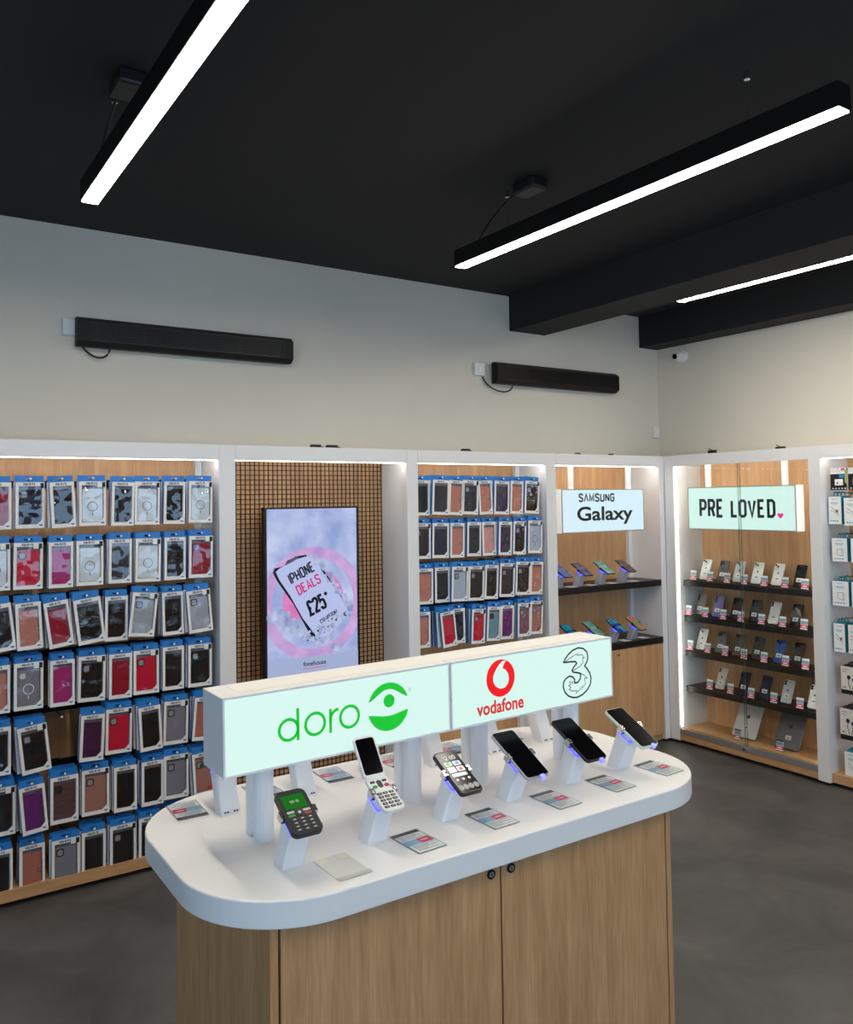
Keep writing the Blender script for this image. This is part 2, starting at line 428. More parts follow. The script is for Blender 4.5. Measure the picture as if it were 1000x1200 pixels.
# ================================================================== display units along the right wall
YP = [(0.0, -0.08), (-1.095, -1.17), (-2.165, -2.24)]
def right_bay(name, label, i, last=False, plinth=True):
    a, c = YP[i], YP[i+1]; cy = (a[1]+c[0])/2
    t = thing(name, label, 'display unit', (0, cy, 0))
    def P(nm, m, xx0, xx1, y0, y1, z0, z1, bevel=0.0, par=None):
        return MB().box(xx0, xx1, min(y0, y1)-cy, max(y0, y1)-cy, z0, z1).build(nm, m, par or t, bevel=bevel)
    P('post', WHITE, 0.0008, .338, a[0]-.0008, a[1], .02, H, .002)
    P('post', WHITE, 0.0008, .338, c[0]-.0008, c[1], .02, H, .002) if last else None
    P('fascia', WHITE, 0.0005, .03, a[1], c[0], ZF, H, .0015)
    P('top_panel', WHITE, .03, .338, a[1], c[0], H-.02, H)
    P('back_panel', OAK, .3, .338, a[1], c[0], .03, H-.02)
    return t, P
rb1, R1 = right_bay('glass_cabinet', 'white glass-fronted cabinet of used phones on black shelves', 0)
rb2, R2 = right_bay('gadget_wall_unit', 'white unit of hanging gadget boxes at the right edge', 1, True)
R1('led_strip', LEDW, .026, .030, -.082, -.088, .115, ZF-.005)
R1('led_strip', LEDW, .026, .030, -1.087, -1.093, .115, ZF-.005)  # unseen strip behind the post, added to brighten the cabinet interior
R1('led_strip', LEDW, .034, .046, -.1, -1.08, ZF+.004, ZF+.012)
R2('led_strip', LEDW, .031, .043, -1.175, -2.16, ZF-.002, ZF+.006)
R2('plinth', OAKY, .02, .3, -1.17, -2.165, .025, .075)
SHZ = [1.125, .877, .635, .389]
for z in SHZ:
    s = R1('shelf', BLKL, .075, .3, -.083, -1.093, z-.037, z, .002)
    R1('shelf_clip', CHROME, .0745, .0775, -.083, -.09, z-.03, z-.006)
R1('bottom_shelf', OAKY, .03, .3, -.083, -1.093, .085, .105)
R1('plinth', OAKY, .012, .3, -.083, -1.093, .022, .062)
R1('toe_strip', OAKY, .004, .012, -.083, -1.093, .03, .066)
R1('door_rail', GREYM, .002, .022, -.083, -1.093, .068, .103)
gp = R1('glass_door', GLASS, .005, .009, -.083, -.615, .10, ZF-.002)
gp2 = R1('glass_door', GLASS, .013, .017, -.595, -1.093, .10, ZF-.002)
cyr = (YP[0][1]+YP[1][0])/2
EDGE = mat('glass_edge_green', (70, 92, 84), .2)
MB().box(.0048, .0092, -.617-cyr, -.6152-cyr, .10, ZF-.002).build('polished_edge', EDGE, gp)
MB().box(.0128, .0172, -.5948-cyr, -.593-cyr, .10, ZF-.002).build('polished_edge', EDGE, gp2)
MB().tube([(.001, -.6-cyr, .085), (-.014, -.6-cyr, .085)], .011, 14).build('lock', CHROME, rb1)

# ================================================================== ceiling lights
def ceiling_light(label, x, zb, y0, y1, drv=True, wires=True):
    t = thing('linear_light', label, 'ceiling light', (x, (y0+y1)/2, zb), group='linear pendant lights')
    L = (y1-y0)/2
    MB().box(-.032, .032, -L, L, .004, .08).build('housing', BLKM, t, bevel=.001)
    MB().box(-.027, .027, -L+.004, L-.004, -.0005, .006).build('diffuser', LEDC, t)
    if wires:
        for yy in (L-.36, -L+.32):
            wm = MB().tube([(0.005, yy, .08), (0.005, yy, CEIL_Z-zb-.002)], .0016, 6)
            wm.tube([(0.005, yy, CEIL_Z-zb-.03), (0.005, yy, CEIL_Z-zb-.001)], .010, 10)
            wm.tube([(0.005, yy, .079), (0.005, yy, .1)], .006, 8)
            wm.build('suspension_wire', CHROME, t)
    if drv:
        yd = L-.5
        MB().box(-.03, .06, yd-.07, yd+.07, CEIL_Z-zb-.052, CEIL_Z-zb-.001).build('driver_box', BLK, t, bevel=.01)
        c = []
        p0 = Vector((-.0, yd+.07, CEIL_Z-zb-.03)); p1 = Vector((-.005, yd+.2, CEIL_Z-zb-.07)); p2 = Vector((0.0, L-.2, .14)); p3 = Vector((0, L-.14, .078))
        for i in range(13):
            s = i/12
            c.append(tuple(p0*(1-s)**3+p1*3*s*(1-s)**2+p2*3*s*s*(1-s)+p3*s**3))
        MB().tube(c, .006, 8).build('power_cable', BLK, t, smooth=True)
    return t
ceiling_light('left linear light running overhead toward the camera', -4.03, 2.82, -2.69, -.79)
ceiling_light('middle linear light with black housing hanging on thin wires', -2.352, 2.82, -2.70, -.80)
ceiling_light('right linear light half hidden between the two ceiling beams', -.642, 2.885, -2.62, -.70, False, False)
ceiling_light('unseen linear light added behind the camera, left of the others', -4.03, 2.82, -5.6, -3.7, False)  # added lamp out of view, extending the left row
ceiling_light('unseen linear light added behind the camera near the middle row', -2.352, 2.82, -5.6, -3.7, False)  # added lamp out of view, extending the middle row

# ================================================================== wall heaters, camera, sensor
def heater(label, u0, u1, v0, v1, sock):
    yf = .235
    a = on(1, yf, u0, v0); b = on(1, yf, u1, v1)
    xL, xR = a.x, b.x; zc = (a.z+b.z)/2; Lh = (xR-xL)/2; hh = .070
    t = thing('wall_heater', label, 'heater', ((xL+xR)/2, yf, zc), group='black wall heaters')
    prof = [(-.0, -hh*.7), (-.0, hh*.7), (.03, hh), (.068, hh), (.068, -hh), (.03, -hh)]   # (y, z)
    mb = MB(); n = len(prof)
    for sgn in (-Lh, Lh):
        mb.v += [(sgn, y, z) for y, z in prof]
    mb.f.append(tuple(range(n-1, -1, -1))); mb.mi.append(0); mb.f.append(tuple(range(n, 2*n))); mb.mi.append(0)
    for i in range(n):
        j = (i+1) % n; mb.f.append((i, j, n+j, n+i)); mb.mi.append(0)
    mb.build('casing', BLKM, t)
    w = (2*Lh-.12)/4
    for k in range(4):
        g = MB(); xa = -Lh+.06+k*w
        g.box(xa, xa+w-.006, -.004, -.0005, hh*.58, hh*.66); g.box(xa, xa+w-.006, -.004, -.0005, -hh*.66, -hh*.58)
        m_ = 22
        for i in range(m_):
            px = xa+.004+(w-.014)*i/(m_-1)
            g.box(px-.0012, px+.0012, -.003, -.0005, -hh*.6, hh*.6)
        for j in range(5):
            pz = -hh*.44+hh*.88*j/4; g.box(xa, xa+w-.006, -.0025, -.0008, pz-.001, pz+.001)
        g.box(xa+w-.005, xa+w-.001, -.006, -.0005, -hh*.68, hh*.68)
        g.build('grille', BLK, t)
    for s in (-1, 1):
        MB().box(s*Lh*.75-.02, s*Lh*.75+.02, .0685, WALL_Y-yf-.001, -.025, .025).build('bracket', BLKM, t)
    # switch box and cable
    q = on(1, WALL_Y, *sock)
    sw = MB().box(-.042, .042, -.026, -.0015, -.042, .042).build('fused_switch', WHITE, None, loc=(q.x, WALL_Y, q.z), bevel=.004)
    tag(sw, 'white fused switch box beside the '+('left' if u0 < 300 else 'right')+' wall heater', 'switch')
    MB().box(-.012, .012, -.003, .002, -.014, .014).build('rocker', PAPER, sw, loc=(0, -.026, 0))
    s0 = Vector((q.x-(xL+xR)/2+.03, WALL_Y-yf-.012, q.z-zc-.045)); s3 = Vector((-Lh+.16, .045, -hh-.001))
    s1 = s0+Vector((.02, -.01, -.09)); s2 = s3+Vector((-.02, 0, -.09))
    pts = [tuple(s0*(1-s)**3+s1*3*s*(1-s)**2+s2*3*s*s*(1-s)+s3*s**3) for s in [i/14 for i in range(15)]]
    MB().tube(pts, .005, 8).build('cable', BLK, t, smooth=True)
heater('long black wall heater above the left display units', 91, 344, 385, 412, (83, 384))
heater('black wall heater above the corner phone shelf unit', 584, 726, 437, 448, (560, 433))

q = on(0, WALL_X, 800, 417)
t = thing('dome_camera', 'white dome security camera with dark lens on the right wall', 'camera', (WALL_X, q.y, q.z), RZ)
MB().tube([(0, 0, 0), (0, -.018, 0), (0, -.034, 0)], [.052, .052, .046], 24).build('base', WHITE, t, smooth=False)
ring = [(0, -.03-.04*math.sin(a), 0) for a in [i*PI/16 for i in range(9)]]
MB().tube(ring, [.04*math.cos(i*PI/16)+.0005 for i in range(9)], 24).build('dome', WHITE, t, smooth=True)
MB().tube([(-.012, -.045, -.006), (-.016, -.073, -.008)], .02, 16).build('lens', SCREENB, t)
q = on(1, WALL_Y, 771, 507)
s = MB().box(-.03, .03, -.026, -.0015, -.042, .042).build('alarm_contact', WHITE, None, loc=(WALL_X-.05, WALL_Y, q.z), bevel=.005)
tag(s, 'small white alarm box in the wall corner', 'alarm box')
MB().tube([(0, -.026, 0), (0, -.03, 0)], .014, 12).build('button', PAPER, s)

# small leftovers on top of the units
for (u, v, w, lab) in ((370, 523, .03, 'left of two black cable plugs on top of screen unit'), (389, 523, .034, 'right of two black cable plugs on top of screen unit'),
                       (546, 527.5, .03, 'black cable plug on top of the narrow case unit')):
    p = on(1, .03, u, v)
    o = MB().box(-w, w, -.012, .012, 0, .016).build('cable_plug', BLK, None, loc=(p.x, .03, H), bevel=.005)
    tag(o, lab, 'plug'); MB().tube([(w-.002, 0, .006), (w+.03, .02, .004), (w+.05, .08, .003)], .003, 6).build('lead', BLK, o)
for (u, w, lab) in ((677, .02, 'left of two tiny black plugs above the phone shelf unit'), (716, .015, 'right of two tiny black plugs above the phone shelf unit')):
    p = on(1, .03, u, 531)
    tag(MB().box(-w, w, -.012, .012, 0, .01).build('cable_plug', BLK, None, loc=(p.x, .03, H), bevel=.003), lab, 'plug')
for (u, w, h, lab) in ((835, .03, .022, 'black clamp on top of the glass cabinet, left end'), (915, .03, .014, 'flat black plug on top of the glass cabinet, right end')):
    p = on(0, .03, u, 527)
    o = MB().box(-.012, .012, -w, w, 0, h).build('cable_clamp', BLK, None, loc=(.03, p.y, H), bevel=.004)
    tag(o, lab, 'clamp'); MB().tube([(0, 0, h-.002), (0, .03, h+.012)], .003, 6).build('lead', BLK, o)

# ================================================================== boxed phone cases
SLOT = .012; BH = .203; BD = .018
def carton(w):
    """blue sleeve with a hang tab (origin = hang slot) ; front at y=0"""
    mb = MB(); x = w/2; zt, zb = -SLOT, -SLOT-BH
    mb.box(-x, x, .0012, BD, zb, zt, 0, skip='f')
    hx = x-.003; y0, y1 = .009, .0105
    mb.box(-hx, -.017, y0, y1, zt, .016); mb.box(.017, hx, y0, y1, zt, .016)
    mb.box(-.017, .017, y0, y1, .005, .016); mb.box(-.017, .017, y0, y1, zt, -.004)
    return mb
def front_card(w):
    mb = MB(); x = w/2; zt, zb = -SLOT, -SLOT-BH
    a, b_, c, d = -x+.0125, x-.0105, zt-.0175, zb+.0165   # window
    k = .02
    O = [(-x, zb), (x, zb), (x, zt), (-x, zt)]
    W = [(a, d), (b_-k, d), (b_, d+k), (b_, c), (a, c)]
    for (p) in ([O[0], O[1], W[1], W[0]], [O[1], W[2], W[1]], [O[1], O[2], W[3], W[2]], [O[2], O[3], W[4], W[3]], [O[3], O[0], W[0], W[4]]):
        mb.quad([(q[0], 0, q[1]) for q in p])
    n = len(W)
    for i in range(n):
        p, q = W[i], W[(i+1) % n]; mb.quad([(p[0], 0, p[1]), (q[0], 0, q[1]), (q[0], .004, q[1]), (p[0], .004, p[1])])
    m = len(O)
    for i in range(m):
        p, q = O[i], O[(i+1) % m]; mb.quad([(q[0], 0, q[1]), (p[0], 0, p[1]), (p[0], .0012, p[1]), (q[0], .0012, q[1])])
    return mb, W
BOXW = {'n': .102, 'w': .117}
CM = {}
for k, w in BOXW.items():
    fc, W = front_card(w)
    ww = BOXW[k]
    cs = ww*.70; ch = .150
    zt = -SLOT; c = zt-.0175; d = zt-BH+.0165
    CM[k] = dict(
        carton=carton(w).mesh('carton'), front=fc.mesh('front_card'),
        film=MB().quad([(p[0], .0015, p[1]) for p in W]).mesh('window_film'),
        tray=MB().quad([(p[0], .0105, p[1]) for p in W]).mesh('tray'),
        sticker=MB().prism_y(ell(w/2-.015, zt-BH+.017, .0105, .0105, 16), -.0004, .0, back=False).mesh('sticker'),
        smile=MB().prism_y([(w/2-.0225, zt-BH+.0165)]+[(w/2-.015+.0078*math.cos(math.radians(a)), zt-BH+.0165+.0075*math.sin(math.radians(a))) for a in range(180, 361, 20)], -.0006, -.0004, back=False).mesh('smile_print'),
        corner=MB().prism_y([(w/2-.017, zt-.027), (w/2-.003, zt-.027), (w/2-.003, zt-.004), (w/2-.017, zt-.004)], -.0006, 0, back=False).mesh('corner_flash'),
        price=MB().prism_y([(w/2-.038, zt-.027), (w/2-.018, zt-.027), (w/2-.018, zt-.018), (w/2-.038, zt-.018)], -.0009, 0, back=False).mesh('price_sticker'),
    )
    zc = (c+d)/2-.001; cw = (ww-.023-.007)/2; hh = (c-d)/2-.003
    body = rrect(-cw, cw, zc-hh, zc+hh-.012, .008, 3)
    ff = MB().prism_y(rrect(-cw, cw, zc-hh, zc+hh-.012, .004, 2), .0045, .010, back=False)
    CM[k]['folio'] = ff.mesh('folio_case')
    CM[k]['clasp'] = MB().ribbon(ell(cw-.002, zc-.012, .0125, .0095, 14, 60, 300, False), .0016, .0042).ribbon([(-.006, zc+hh-.018), (.006, zc+hh-.018)], .002, .0042).mesh('clasp')
    CM[k]['shell'] = MB().prism_y(body, .0035, .010, back=False).mesh('shell_case')
    top = zc+hh-.012
    CM[k]['cam'] = MB().prism_y(rrect(-cw+.004, -cw+.036, top-.040, top-.006, .008, 3), .0022, .0036, back=False).mesh('camera_cutout')
    CM[k]['lens'] = MB().prism_y(rrect(-cw+.009, -cw+.031, top-.035, top-.011, .006, 3), .0020, .0022, back=False).mesh('camera_opening')
    CM[k]['ring'] = MB().ribbon(ell(0, zc-.012, .021, .021, 20), .0035, .0030, True).ribbon([(0, zc-.040), (0, zc-.054)], .004, .0030).mesh('magnet_ring')
    pf = MB()
    for i in range(6):
        za = zc-hh+.002+i*(2*hh-.012)/6.0
        if i == 5: za += .0
        pf.prism_y(rrect(-cw, cw, za, za+(2*hh-.012)/6-.0015, .006, 2), .0028, .010, back=False)
    CM[k]['puffer'] = pf.mesh('puffer_case')
    # plain stock box (only its edges and tab show): sleeve plus white face
    sb = carton(w); x = w/2
    sb.quad([(-x, .0012, zt-BH), (x, .0012, zt-BH), (x, .0012, zt), (-x, .0012, zt)], 1)
    me = sb.mesh('stock_carton'); me.materials.append(BLUE); me.materials.append(CARD); CM[k]['stock'] = me
tm = MB(); wtx = strokes(tm, 'XQUISITE', (0, 0), (1, 0), (0, 1), .0080, .26, .76, 1.12)
for i, v in enumerate(tm.v): tm.v[i] = (v[0]-wtx/2-.002, -.0004, v[2]-SLOT-.0130)
BRAND = tm.mesh('brand_print')
CASEC = {'black': (17, 17, 19), 'crimson': (150, 14, 40), 'red': (200, 14, 52), 'rose': (190, 124, 108), 'magenta': (170, 40, 110), 'navy': (26, 32, 54),
         'plum': (70, 26, 66), 'purple': (104, 30, 106), 'brown': (96, 66, 68), 'teal': (110, 156, 166), 'mauve': (128, 86, 100), 'violet': (52, 44, 74),
         'pink': (214, 150, 146), 'gold': (170, 116, 100), 'blush': (176, 106, 88), 'graphite': (40, 40, 44)}
CASEM = {k: mat('case_'+k, v, 0.6, spec=.2) for k, v in CASEC.items()}
CASEM['clear'] = mat('case_clear', (205, 212, 212), 0.2)
CASEM['silver'] = mat('case_silver', (160, 164, 172), 0.3)
CASEM['smoke'] = mat('case_smoke', (128, 128, 138), 0.3)
CASEM['frost'] = mat('case_frost', (170, 186, 204), 0.3)
RINGM = mat('ring_white', (225, 225, 222), 0.4); RINGD = mat('ring_grey', (120, 120, 120), 0.4)
CLASPD = mat('clasp_shadow_tone', (60, 50, 50), 0.6)
LENSM = mat('cutout_grey', (150, 150, 150), 0.4); CUTD = mat('cutout_dark', (30, 28, 30), 0.4); CUTB = mat('cutout_blue', (40, 60, 150), 0.4)
RIM = {}
KIND = {'F': 'folio case', 'S': 'hard case', 'C': 'see-through case', 'P': 'quilted case', 'X': 'case with badge'}
WORD = {'clear': 'clear', 'rose': 'rose pink', 'crimson': 'dark crimson', 'gold': 'rose gold', 'frost': 'frosted pale', 'teal': 'pale teal'}

def case_box(pos, tilt, yaw, size, spec, label, group):
    t = thing('case_box', label, 'phone case box', pos, (0, tilt, yaw), group)
    c = CM[size]; kind, col = spec[0], spec[2:]
    linkc('carton', c['carton'], BLUE, t); fc = linkc('front_card', c['front'], CARD, t)
    linkc('tray', c['tray'], TRAY, t)
    linkc('brand_print', BRAND, INK, fc)
    linkc('sticker', c['sticker'], PAPER, fc); linkc('smile_print', c['smile'], PBLUE if kind == 'X' else BLUE, fc)
    m = CASEM[col]
    if kind == 'F':
        p = linkc('folio_case', c['folio'], m, t); linkc('clasp', c['clasp'], CASEM['black'] if col != 'black' else CASEM['graphite'], p)
    elif kind == 'P':
        p = linkc('quilted_case', c['puffer'], m, t); linkc('camera_cutout', c['cam'], CUTD, p)
    else:
        p = linkc('hard_case', c['shell'], m, t)
        linkc('camera_cutout', c['cam'], (m if kind == 'C' else (CUTB if random.random() < .2 else CUTD)), p)
        linkc('camera_opening', c['lens'], LENSM if kind != 'C' else CASEM['clear'], p)
        if kind == 'C': linkc('magnet_ring', c['ring'], RINGM if col in ('smoke', 'silver') else RINGD, p)
        linkc('corner_flash', c['corner'], INK, fc)
        if random.random() < .5: linkc('price_sticker', c['price'], PAPER, fc)
    if kind == 'X':
        MB().prism_y(ell(.02, -.185, .011, .011, 14), -.0012, 0, back=False).build('badge', BADGE, fc)
    linkc('window_film', c['film'], FILM, t)
    return t

def hook_mesh(length):
    mb = MB().tube([(0, 0, 0), (0, -length, 0), (0, -length-.008, .004)], .0022, 6)
    mb.box(-.02, .02, -.004, .004, -.012, .006); mb.box(-.012, .012, -.012, -.004, -.010, -.004)
    return mb
_hk = {}
def hang(bay, bx, hx, z, n_len):
    k = round(n_len, 3)
    if k not in _hk:
        me = hook_mesh(k).mesh('hook'); _hk[k] = me; me.materials.append(BLKM)
    o = link('hook', _hk[k], bay, (hx-bx, BK-.024, z))
    MB_tip = tip_mesh
    link('hook_tip', MB_tip, o, (0, -k-.007, .003))
tip_mesh = MB().box(-.004, .004, -.002, .001, -.003, .005).mesh('hook_tip'); tip_mesh.materials.append(PAPER)

# (white-face top centre u, v, bottom centre u, v, size, design, stock boxes behind)
LEFT = [
 [(-4.5,565.5,-4.5,620.5,'w','F:crimson',2),(35.3,565,35.3,619.8,'w','S:navy',2),(71,565,74,617.3,'n','F:black',2),(108.5,564,108.7,617,'w','C:clear',2),(144.5,565,143.1,616,'n','F:black',2),(173.2,564.5,172.5,614.2,'w','C:clear',1),(204.7,564.5,203.7,613.5,'n','F:black',2),(235.5,564,235.1,612.8,'w','C:clear',2)],
 [(-6,637,-6,692.5,'w','C:clear',1),(33.3,636,32.6,691.7,'w','S:red',2),(71.1,635.2,71.1,689.3,'n','F:magenta',2),(105.3,633.5,105.4,685.8,'w','C:clear',2),(140.7,631.7,140.3,684.7,'n','F:graphite',3),(173.9,631,173.2,682,'w','C:clear',3),(204.7,629.6,204.6,679,'n','F:black',3),(235.5,628,235.2,677,'w','S:crimson',3)],
 [(-6.3,708.5,1,764,'w','F:black',2),(31.5,705.7,34.4,761.7,'n','F:rose',2),(63.7,704.3,71.7,756.8,'n','F:crimson',3),(100,700.8,106.7,752.6,'w','P:black',3),(136.5,698.7,136,750.5,'n','F:black',2),(169,694,163.7,745,'w','S:silver',1),(201.9,693.8,203,743.5,'n','F:black',3),(229.9,691,234,738.6,'w','S:silver',1)],
 [(-4,780.6,-4,835.7,'n','F:rose',2),(33.6,776.4,33.4,831.5,'w','C:smoke',4),(72.8,773,72.8,827.3,'n','F:magenta',2),(108,768.7,107,821.7,'w','S:black',3),(141,765.9,140.6,816.8,'n','F:crimson',4),(171.4,761.7,171.4,812.6,'w','S:red',2),(202.6,757.5,202.6,808.7,'n','F:black',2),(234.4,754.7,234.4,803.7,'w','S:black',3)],
 [(-3,853,-3,908.5,'n','F:black',3),(36,849,42,899.4,'w','S:black',3),None,(107.8,836.4,105.3,890.3,'n','F:plum',1),(139.6,830,138.5,884,'w','S:red',3),(173.2,826.6,176,876.3,'n','F:black',2),(206.5,821,205.4,870,'w','S:smoke',2),(238.5,816,235,866.5,'n','F:blush',2)],
 [(0,923,0,978,'w','S:black',3),(35.7,919,41,976,'n','F:purple',3),(75.2,909,75.2,963,'w','P:brown',3),(112,901,112,956,'w','S:gold',2),(146.6,897.3,146.6,951.7,'n','F:black',3),(178.8,891.7,178.8,945.4,'n','F:black',4),(206,884,206,934.4,'w','S:smoke',3),(236.5,880,239.5,929,'w','X:gold',2)],
 [(-1,997,-1,1054.6,'n','F:black',3),(37.8,990,37.8,1049,'n','F:blush',2),(77,982.5,77,1037.8,'w','S:smoke',1),(110,974,110,1029.4,'n','F:black',3),(144,965.7,144,1021,'w','S:black',2),(176,957.5,176,1011,'n','F:black',3),(207,949,207,1001,'w','S:black',2)]]
NARROW = [
 [(493,562.8,493,601.8,'w','F:black',1),(514.2,562.6,513.3,601.5,'w','F:graphite',2),(532.2,563.3,530.9,601.3,'n','F:rose',2),(548.9,563,548.1,601.3,'w','S:navy',1),(565,563.5,567,600.9,'n','F:rose',1),(585.5,564,584.8,600.4,'w','F:violet',2),(603,564,602.3,600.4,'n','F:rose',2),(620.8,564,619.9,600,'w','S:black',2)],
 [(494,613.5,494,653.5,'w','S:black',1),(516.5,613,516.3,652.6,'w','F:navy',2),(535.4,613,535.2,651.3,'n','F:rose',2),(555.8,612,555.6,650.4,'n','F:graphite',2),(572,611.7,573,649.8,'n','F:pink',2),(589.3,611.5,588.6,648.7,'n','F:violet',1),(606,611,605.2,647.8,'n','S:black',1),(624,610,623.6,647,'w','C:frost',2)],
 [(497,666.5,497,706.4,'w','F:rose',1),(518.5,665,519,705,'n','F:black',4),(536.4,663.8,535.7,702.7,'w','S:frost',1),(555.6,663.3,555,700.4,'w','S:black',1),(573.7,662,572.6,699,'n','F:black',2),(592,660,591,697.2,'w','S:graphite',2),(610.4,658.2,609.5,694.9,'w','S:black',2),(626.2,658,625.3,693.5,'n','F:rose',1)],
 [(495,717.4,495,755.9,'n','F:rose',1),(520.8,716.5,524.7,755,'n','F:red',4),(535.5,713.2,536.5,750,'n','F:navy',1),(558,713.2,557,751.3,'n','S:red',4),(576,710.5,574.7,748,'n','P:teal',1),(591.4,709,590.8,745.8,'n','F:purple',1),(610.9,706.4,610.6,744.4,'n','S:mauve',3),(625.6,704,625,740.3,'n','X:gold',1)]]
def fill(rows, bay, where, group, yf0):
    bx = bay.location.x
    for ri, row in enumerate(rows):
        zs = []
        for ci, e in enumerate(row):
            if e is None:
                if where == 'left unit':
                    p = on(1, .03, 74, 836); hang(bay, bx, -3.976, zs[-1], .24)
                continue
            u, v, u2, v2, size, spec, nb = e
            a = on(1, yf0, u, v); b = on(1, yf0, u2, v2)
            tl = math.atan2(a.x-b.x, a.z-b.z)            # lean in the wall plane
            tl = max(-.16, min(.16, tl))
            yf = yf0 - (.028 if abs(tl) > .035 else (.0 if ci % 2 else .006)) - .003*(ri % 2)
            up = Vector((math.sin(tl), 0, math.cos(tl)))
            hp = a + up*SLOT
            hz = hp.z
            kname = KIND[spec[0]]; cname = WORD.get(spec[2:], spec[2:])
            pos = '%s in %s row of the %s' % (ORD[ci], 'top' if ri == 0 else ('bottom' if ri == len(rows)-1 else ORD[ri]), where)
            case_box((hp.x, yf, hz), tl, 0.0 if abs(tl) > .03 else random.uniform(-.05, .03), size, spec, 'boxed %s %s, %s' % (cname, kname, pos), group)
            y = yf
            for k in range(nb):
                y += BD+.0035+random.uniform(0, .010)
                if abs(tl) > .035 and k == 0: y += .008
                if y > BK-.05: break
                o = link('stock_box', CM[size]['stock'], None, (hp.x+random.uniform(-.006, .003), y, hz+random.uniform(0, .002)), (0, tl*(.55 if k == 0 else .25)+random.uniform(-.012, .012), random.uniform(-.02, .02)))
                tag(o, 'blue carton behind the front box, %s' % pos, 'phone case box', 'stock '+group)
            hang(bay, bx, hp.x, hz-.001, BK-.024-yf+.006)
            zs.append(hz)
        zr = sum(zs)/len(zs)
        l = XP[0][1] if where == 'left unit' else XP[2][1]; r = XP[1][0] if where == 'left unit' else XP[3][0]
        MB().box(l-bx, r-.036-bx, BK-.018, BK-.004, zr-.034, zr-.002).build('hook_rail', BLKM, bay)  # rail heightened so its black also stands for shade between rows
fill(LEFT, bay1, 'left unit', 'boxed phone cases in the left unit', .03)
fill(NARROW, bay3, 'narrow unit', 'boxed phone cases in the narrow unit', .03)

# ================================================================== advertising screen
YT = .15
a = on(1, YT, 312.5, 597.5); b = on(1, YT, 417.5, 594.5)
tx0, tx1, tz1, tz0 = a.x, b.x, 1.674, .72
tcx = (tx0+tx1)/2
tv = thing('advertising_screen', 'upright black advertising screen showing a snowy phone deal', 'screen', (tcx, YT, tz0))
hw = (tx1-tx0)/2; th = tz1-tz0
MB().box(-hw-.012, hw+.010, .002, .045, -.012, th+.010).build('casing', BLK, tv, bevel=.002)
MB().box(-hw*.6, hw*.6, .045, BK-YT-.013, .25, .55).build('wall_mount', BLKM, tv)
MB().box(-hw-.006, hw*.7, .045, .075, .1, th-.12).build('rear_housing', BLK, tv, bevel=.01)
sm = bpy.data.materials.new('screen_snow_sky'); sm.use_nodes = True
nt = sm.node_tree; b = nt.nodes['Principled BSDF']
tc = nt.nodes.new('ShaderNodeTexCoord'); n1 = nt.nodes.new('ShaderNodeTexNoise'); n1.inputs['Scale'].default_value = 5.5; n1.inputs['Detail'].default_value = 7
nt.links.new(tc.outputs['Object'], n1.inputs['Vector'])
rp = nt.nodes.new('ShaderNodeValToRGB'); rp.color_ramp.elements[0].position = .35; rp.color_ramp.elements[1].position = .68
rp.color_ramp.elements[0].color = lin((140, 155, 205))+(1,); rp.color_ramp.elements[1].color = lin((190, 200, 232))+(1,)
nt.links.new(n1.outputs['Fac'], rp.inputs['Fac']); nt.links.new(rp.outputs['Color'], b.inputs['Emission Color'])
b.inputs['Base Color'].default_value = (.01, .01, .01, 1); b.inputs['Roughness'].default_value = .25; b.inputs['Emission Strength'].default_value = .66
def scr(name, rgb, e=.66): return mat(name, (4, 4, 5), .3, emit=e, emit_rgb=rgb)
def cloudy(name, lo, hi, scale):
    m = sm.copy(); m.name = name
    for n_ in m.node_tree.nodes:
        if n_.type == 'TEX_NOISE': n_.inputs['Scale'].default_value = scale
        if n_.type == 'VALTORGB': n_.color_ramp.elements[0].color = lin(lo)+(1,); n_.color_ramp.elements[1].color = lin(hi)+(1,)
    return m
S_PINK = cloudy('screen_pink', (172, 142, 200), (206, 168, 214), 9); S_DPINK = cloudy('screen_dark_pink', (196, 100, 170), (214, 130, 186), 9)
S_SNOW = cloudy('screen_snow', (130, 142, 186), (192, 202, 230), 16); S_CARD = scr('screen_card', (176, 186, 226)); S_BLK = scr('screen_black', (18, 18, 26), .3)
S_MAG = scr('screen_magenta', (200, 30, 110)); S_FOOT = scr('screen_footer', (158, 170, 205)); S_GREY = scr('screen_grey_text', (140, 146, 180)); S_SHADE = scr('screen_slate', (84, 84, 106))
screen = MB().quad([(-hw, 0, 0), (hw, 0, 0), (hw, 0, th), (-hw, 0, th)]).build('screen', sm, tv)
def sp(x, y):                      # pixel of a screen detail -> screen-local (x, z)
    p = on(1, YT, 300+x/5.454, 580+y/5.454); return (p.x-tcx, p.z-tz0)
def clip(poly):
    return [(max(-hw, min(hw, x)), max(0.0, min(th, z))) for x, z in poly]
c0 = sp(370, 690); top = sp(370, 330); Ro = abs(top[1]-c0[1])
def ringpoly(mb, cx, cz, ro, ri, y):
    n = 72
    for i in range(n):
        q = [(cx+r*math.cos(2*PI*(i+d)/n), cz+r*math.sin(2*PI*(i+d)/n)) for r, d in ((ri, 0), (ro, 0), (ro, 1), (ri, 1))]
        if min(p[0] for p in q) > hw or max(p[0] for p in q) < -hw: continue
        mb.quad([(x, y, z) for x, z in clip(q)])
mb = MB(); ringpoly(mb, c0[0], c0[1], Ro, Ro*.80, -.0004); mb.build('pink_ring', S_PINK, screen)
mb = MB(); mb.prism_y(ell(c0[0], c0[1]+.005, Ro*.60, Ro*.60, 48), -.0004, -.0003, back=False); mb.build('pink_disc', S_DPINK, screen)
snow = MB(); rs = random.Random(3)
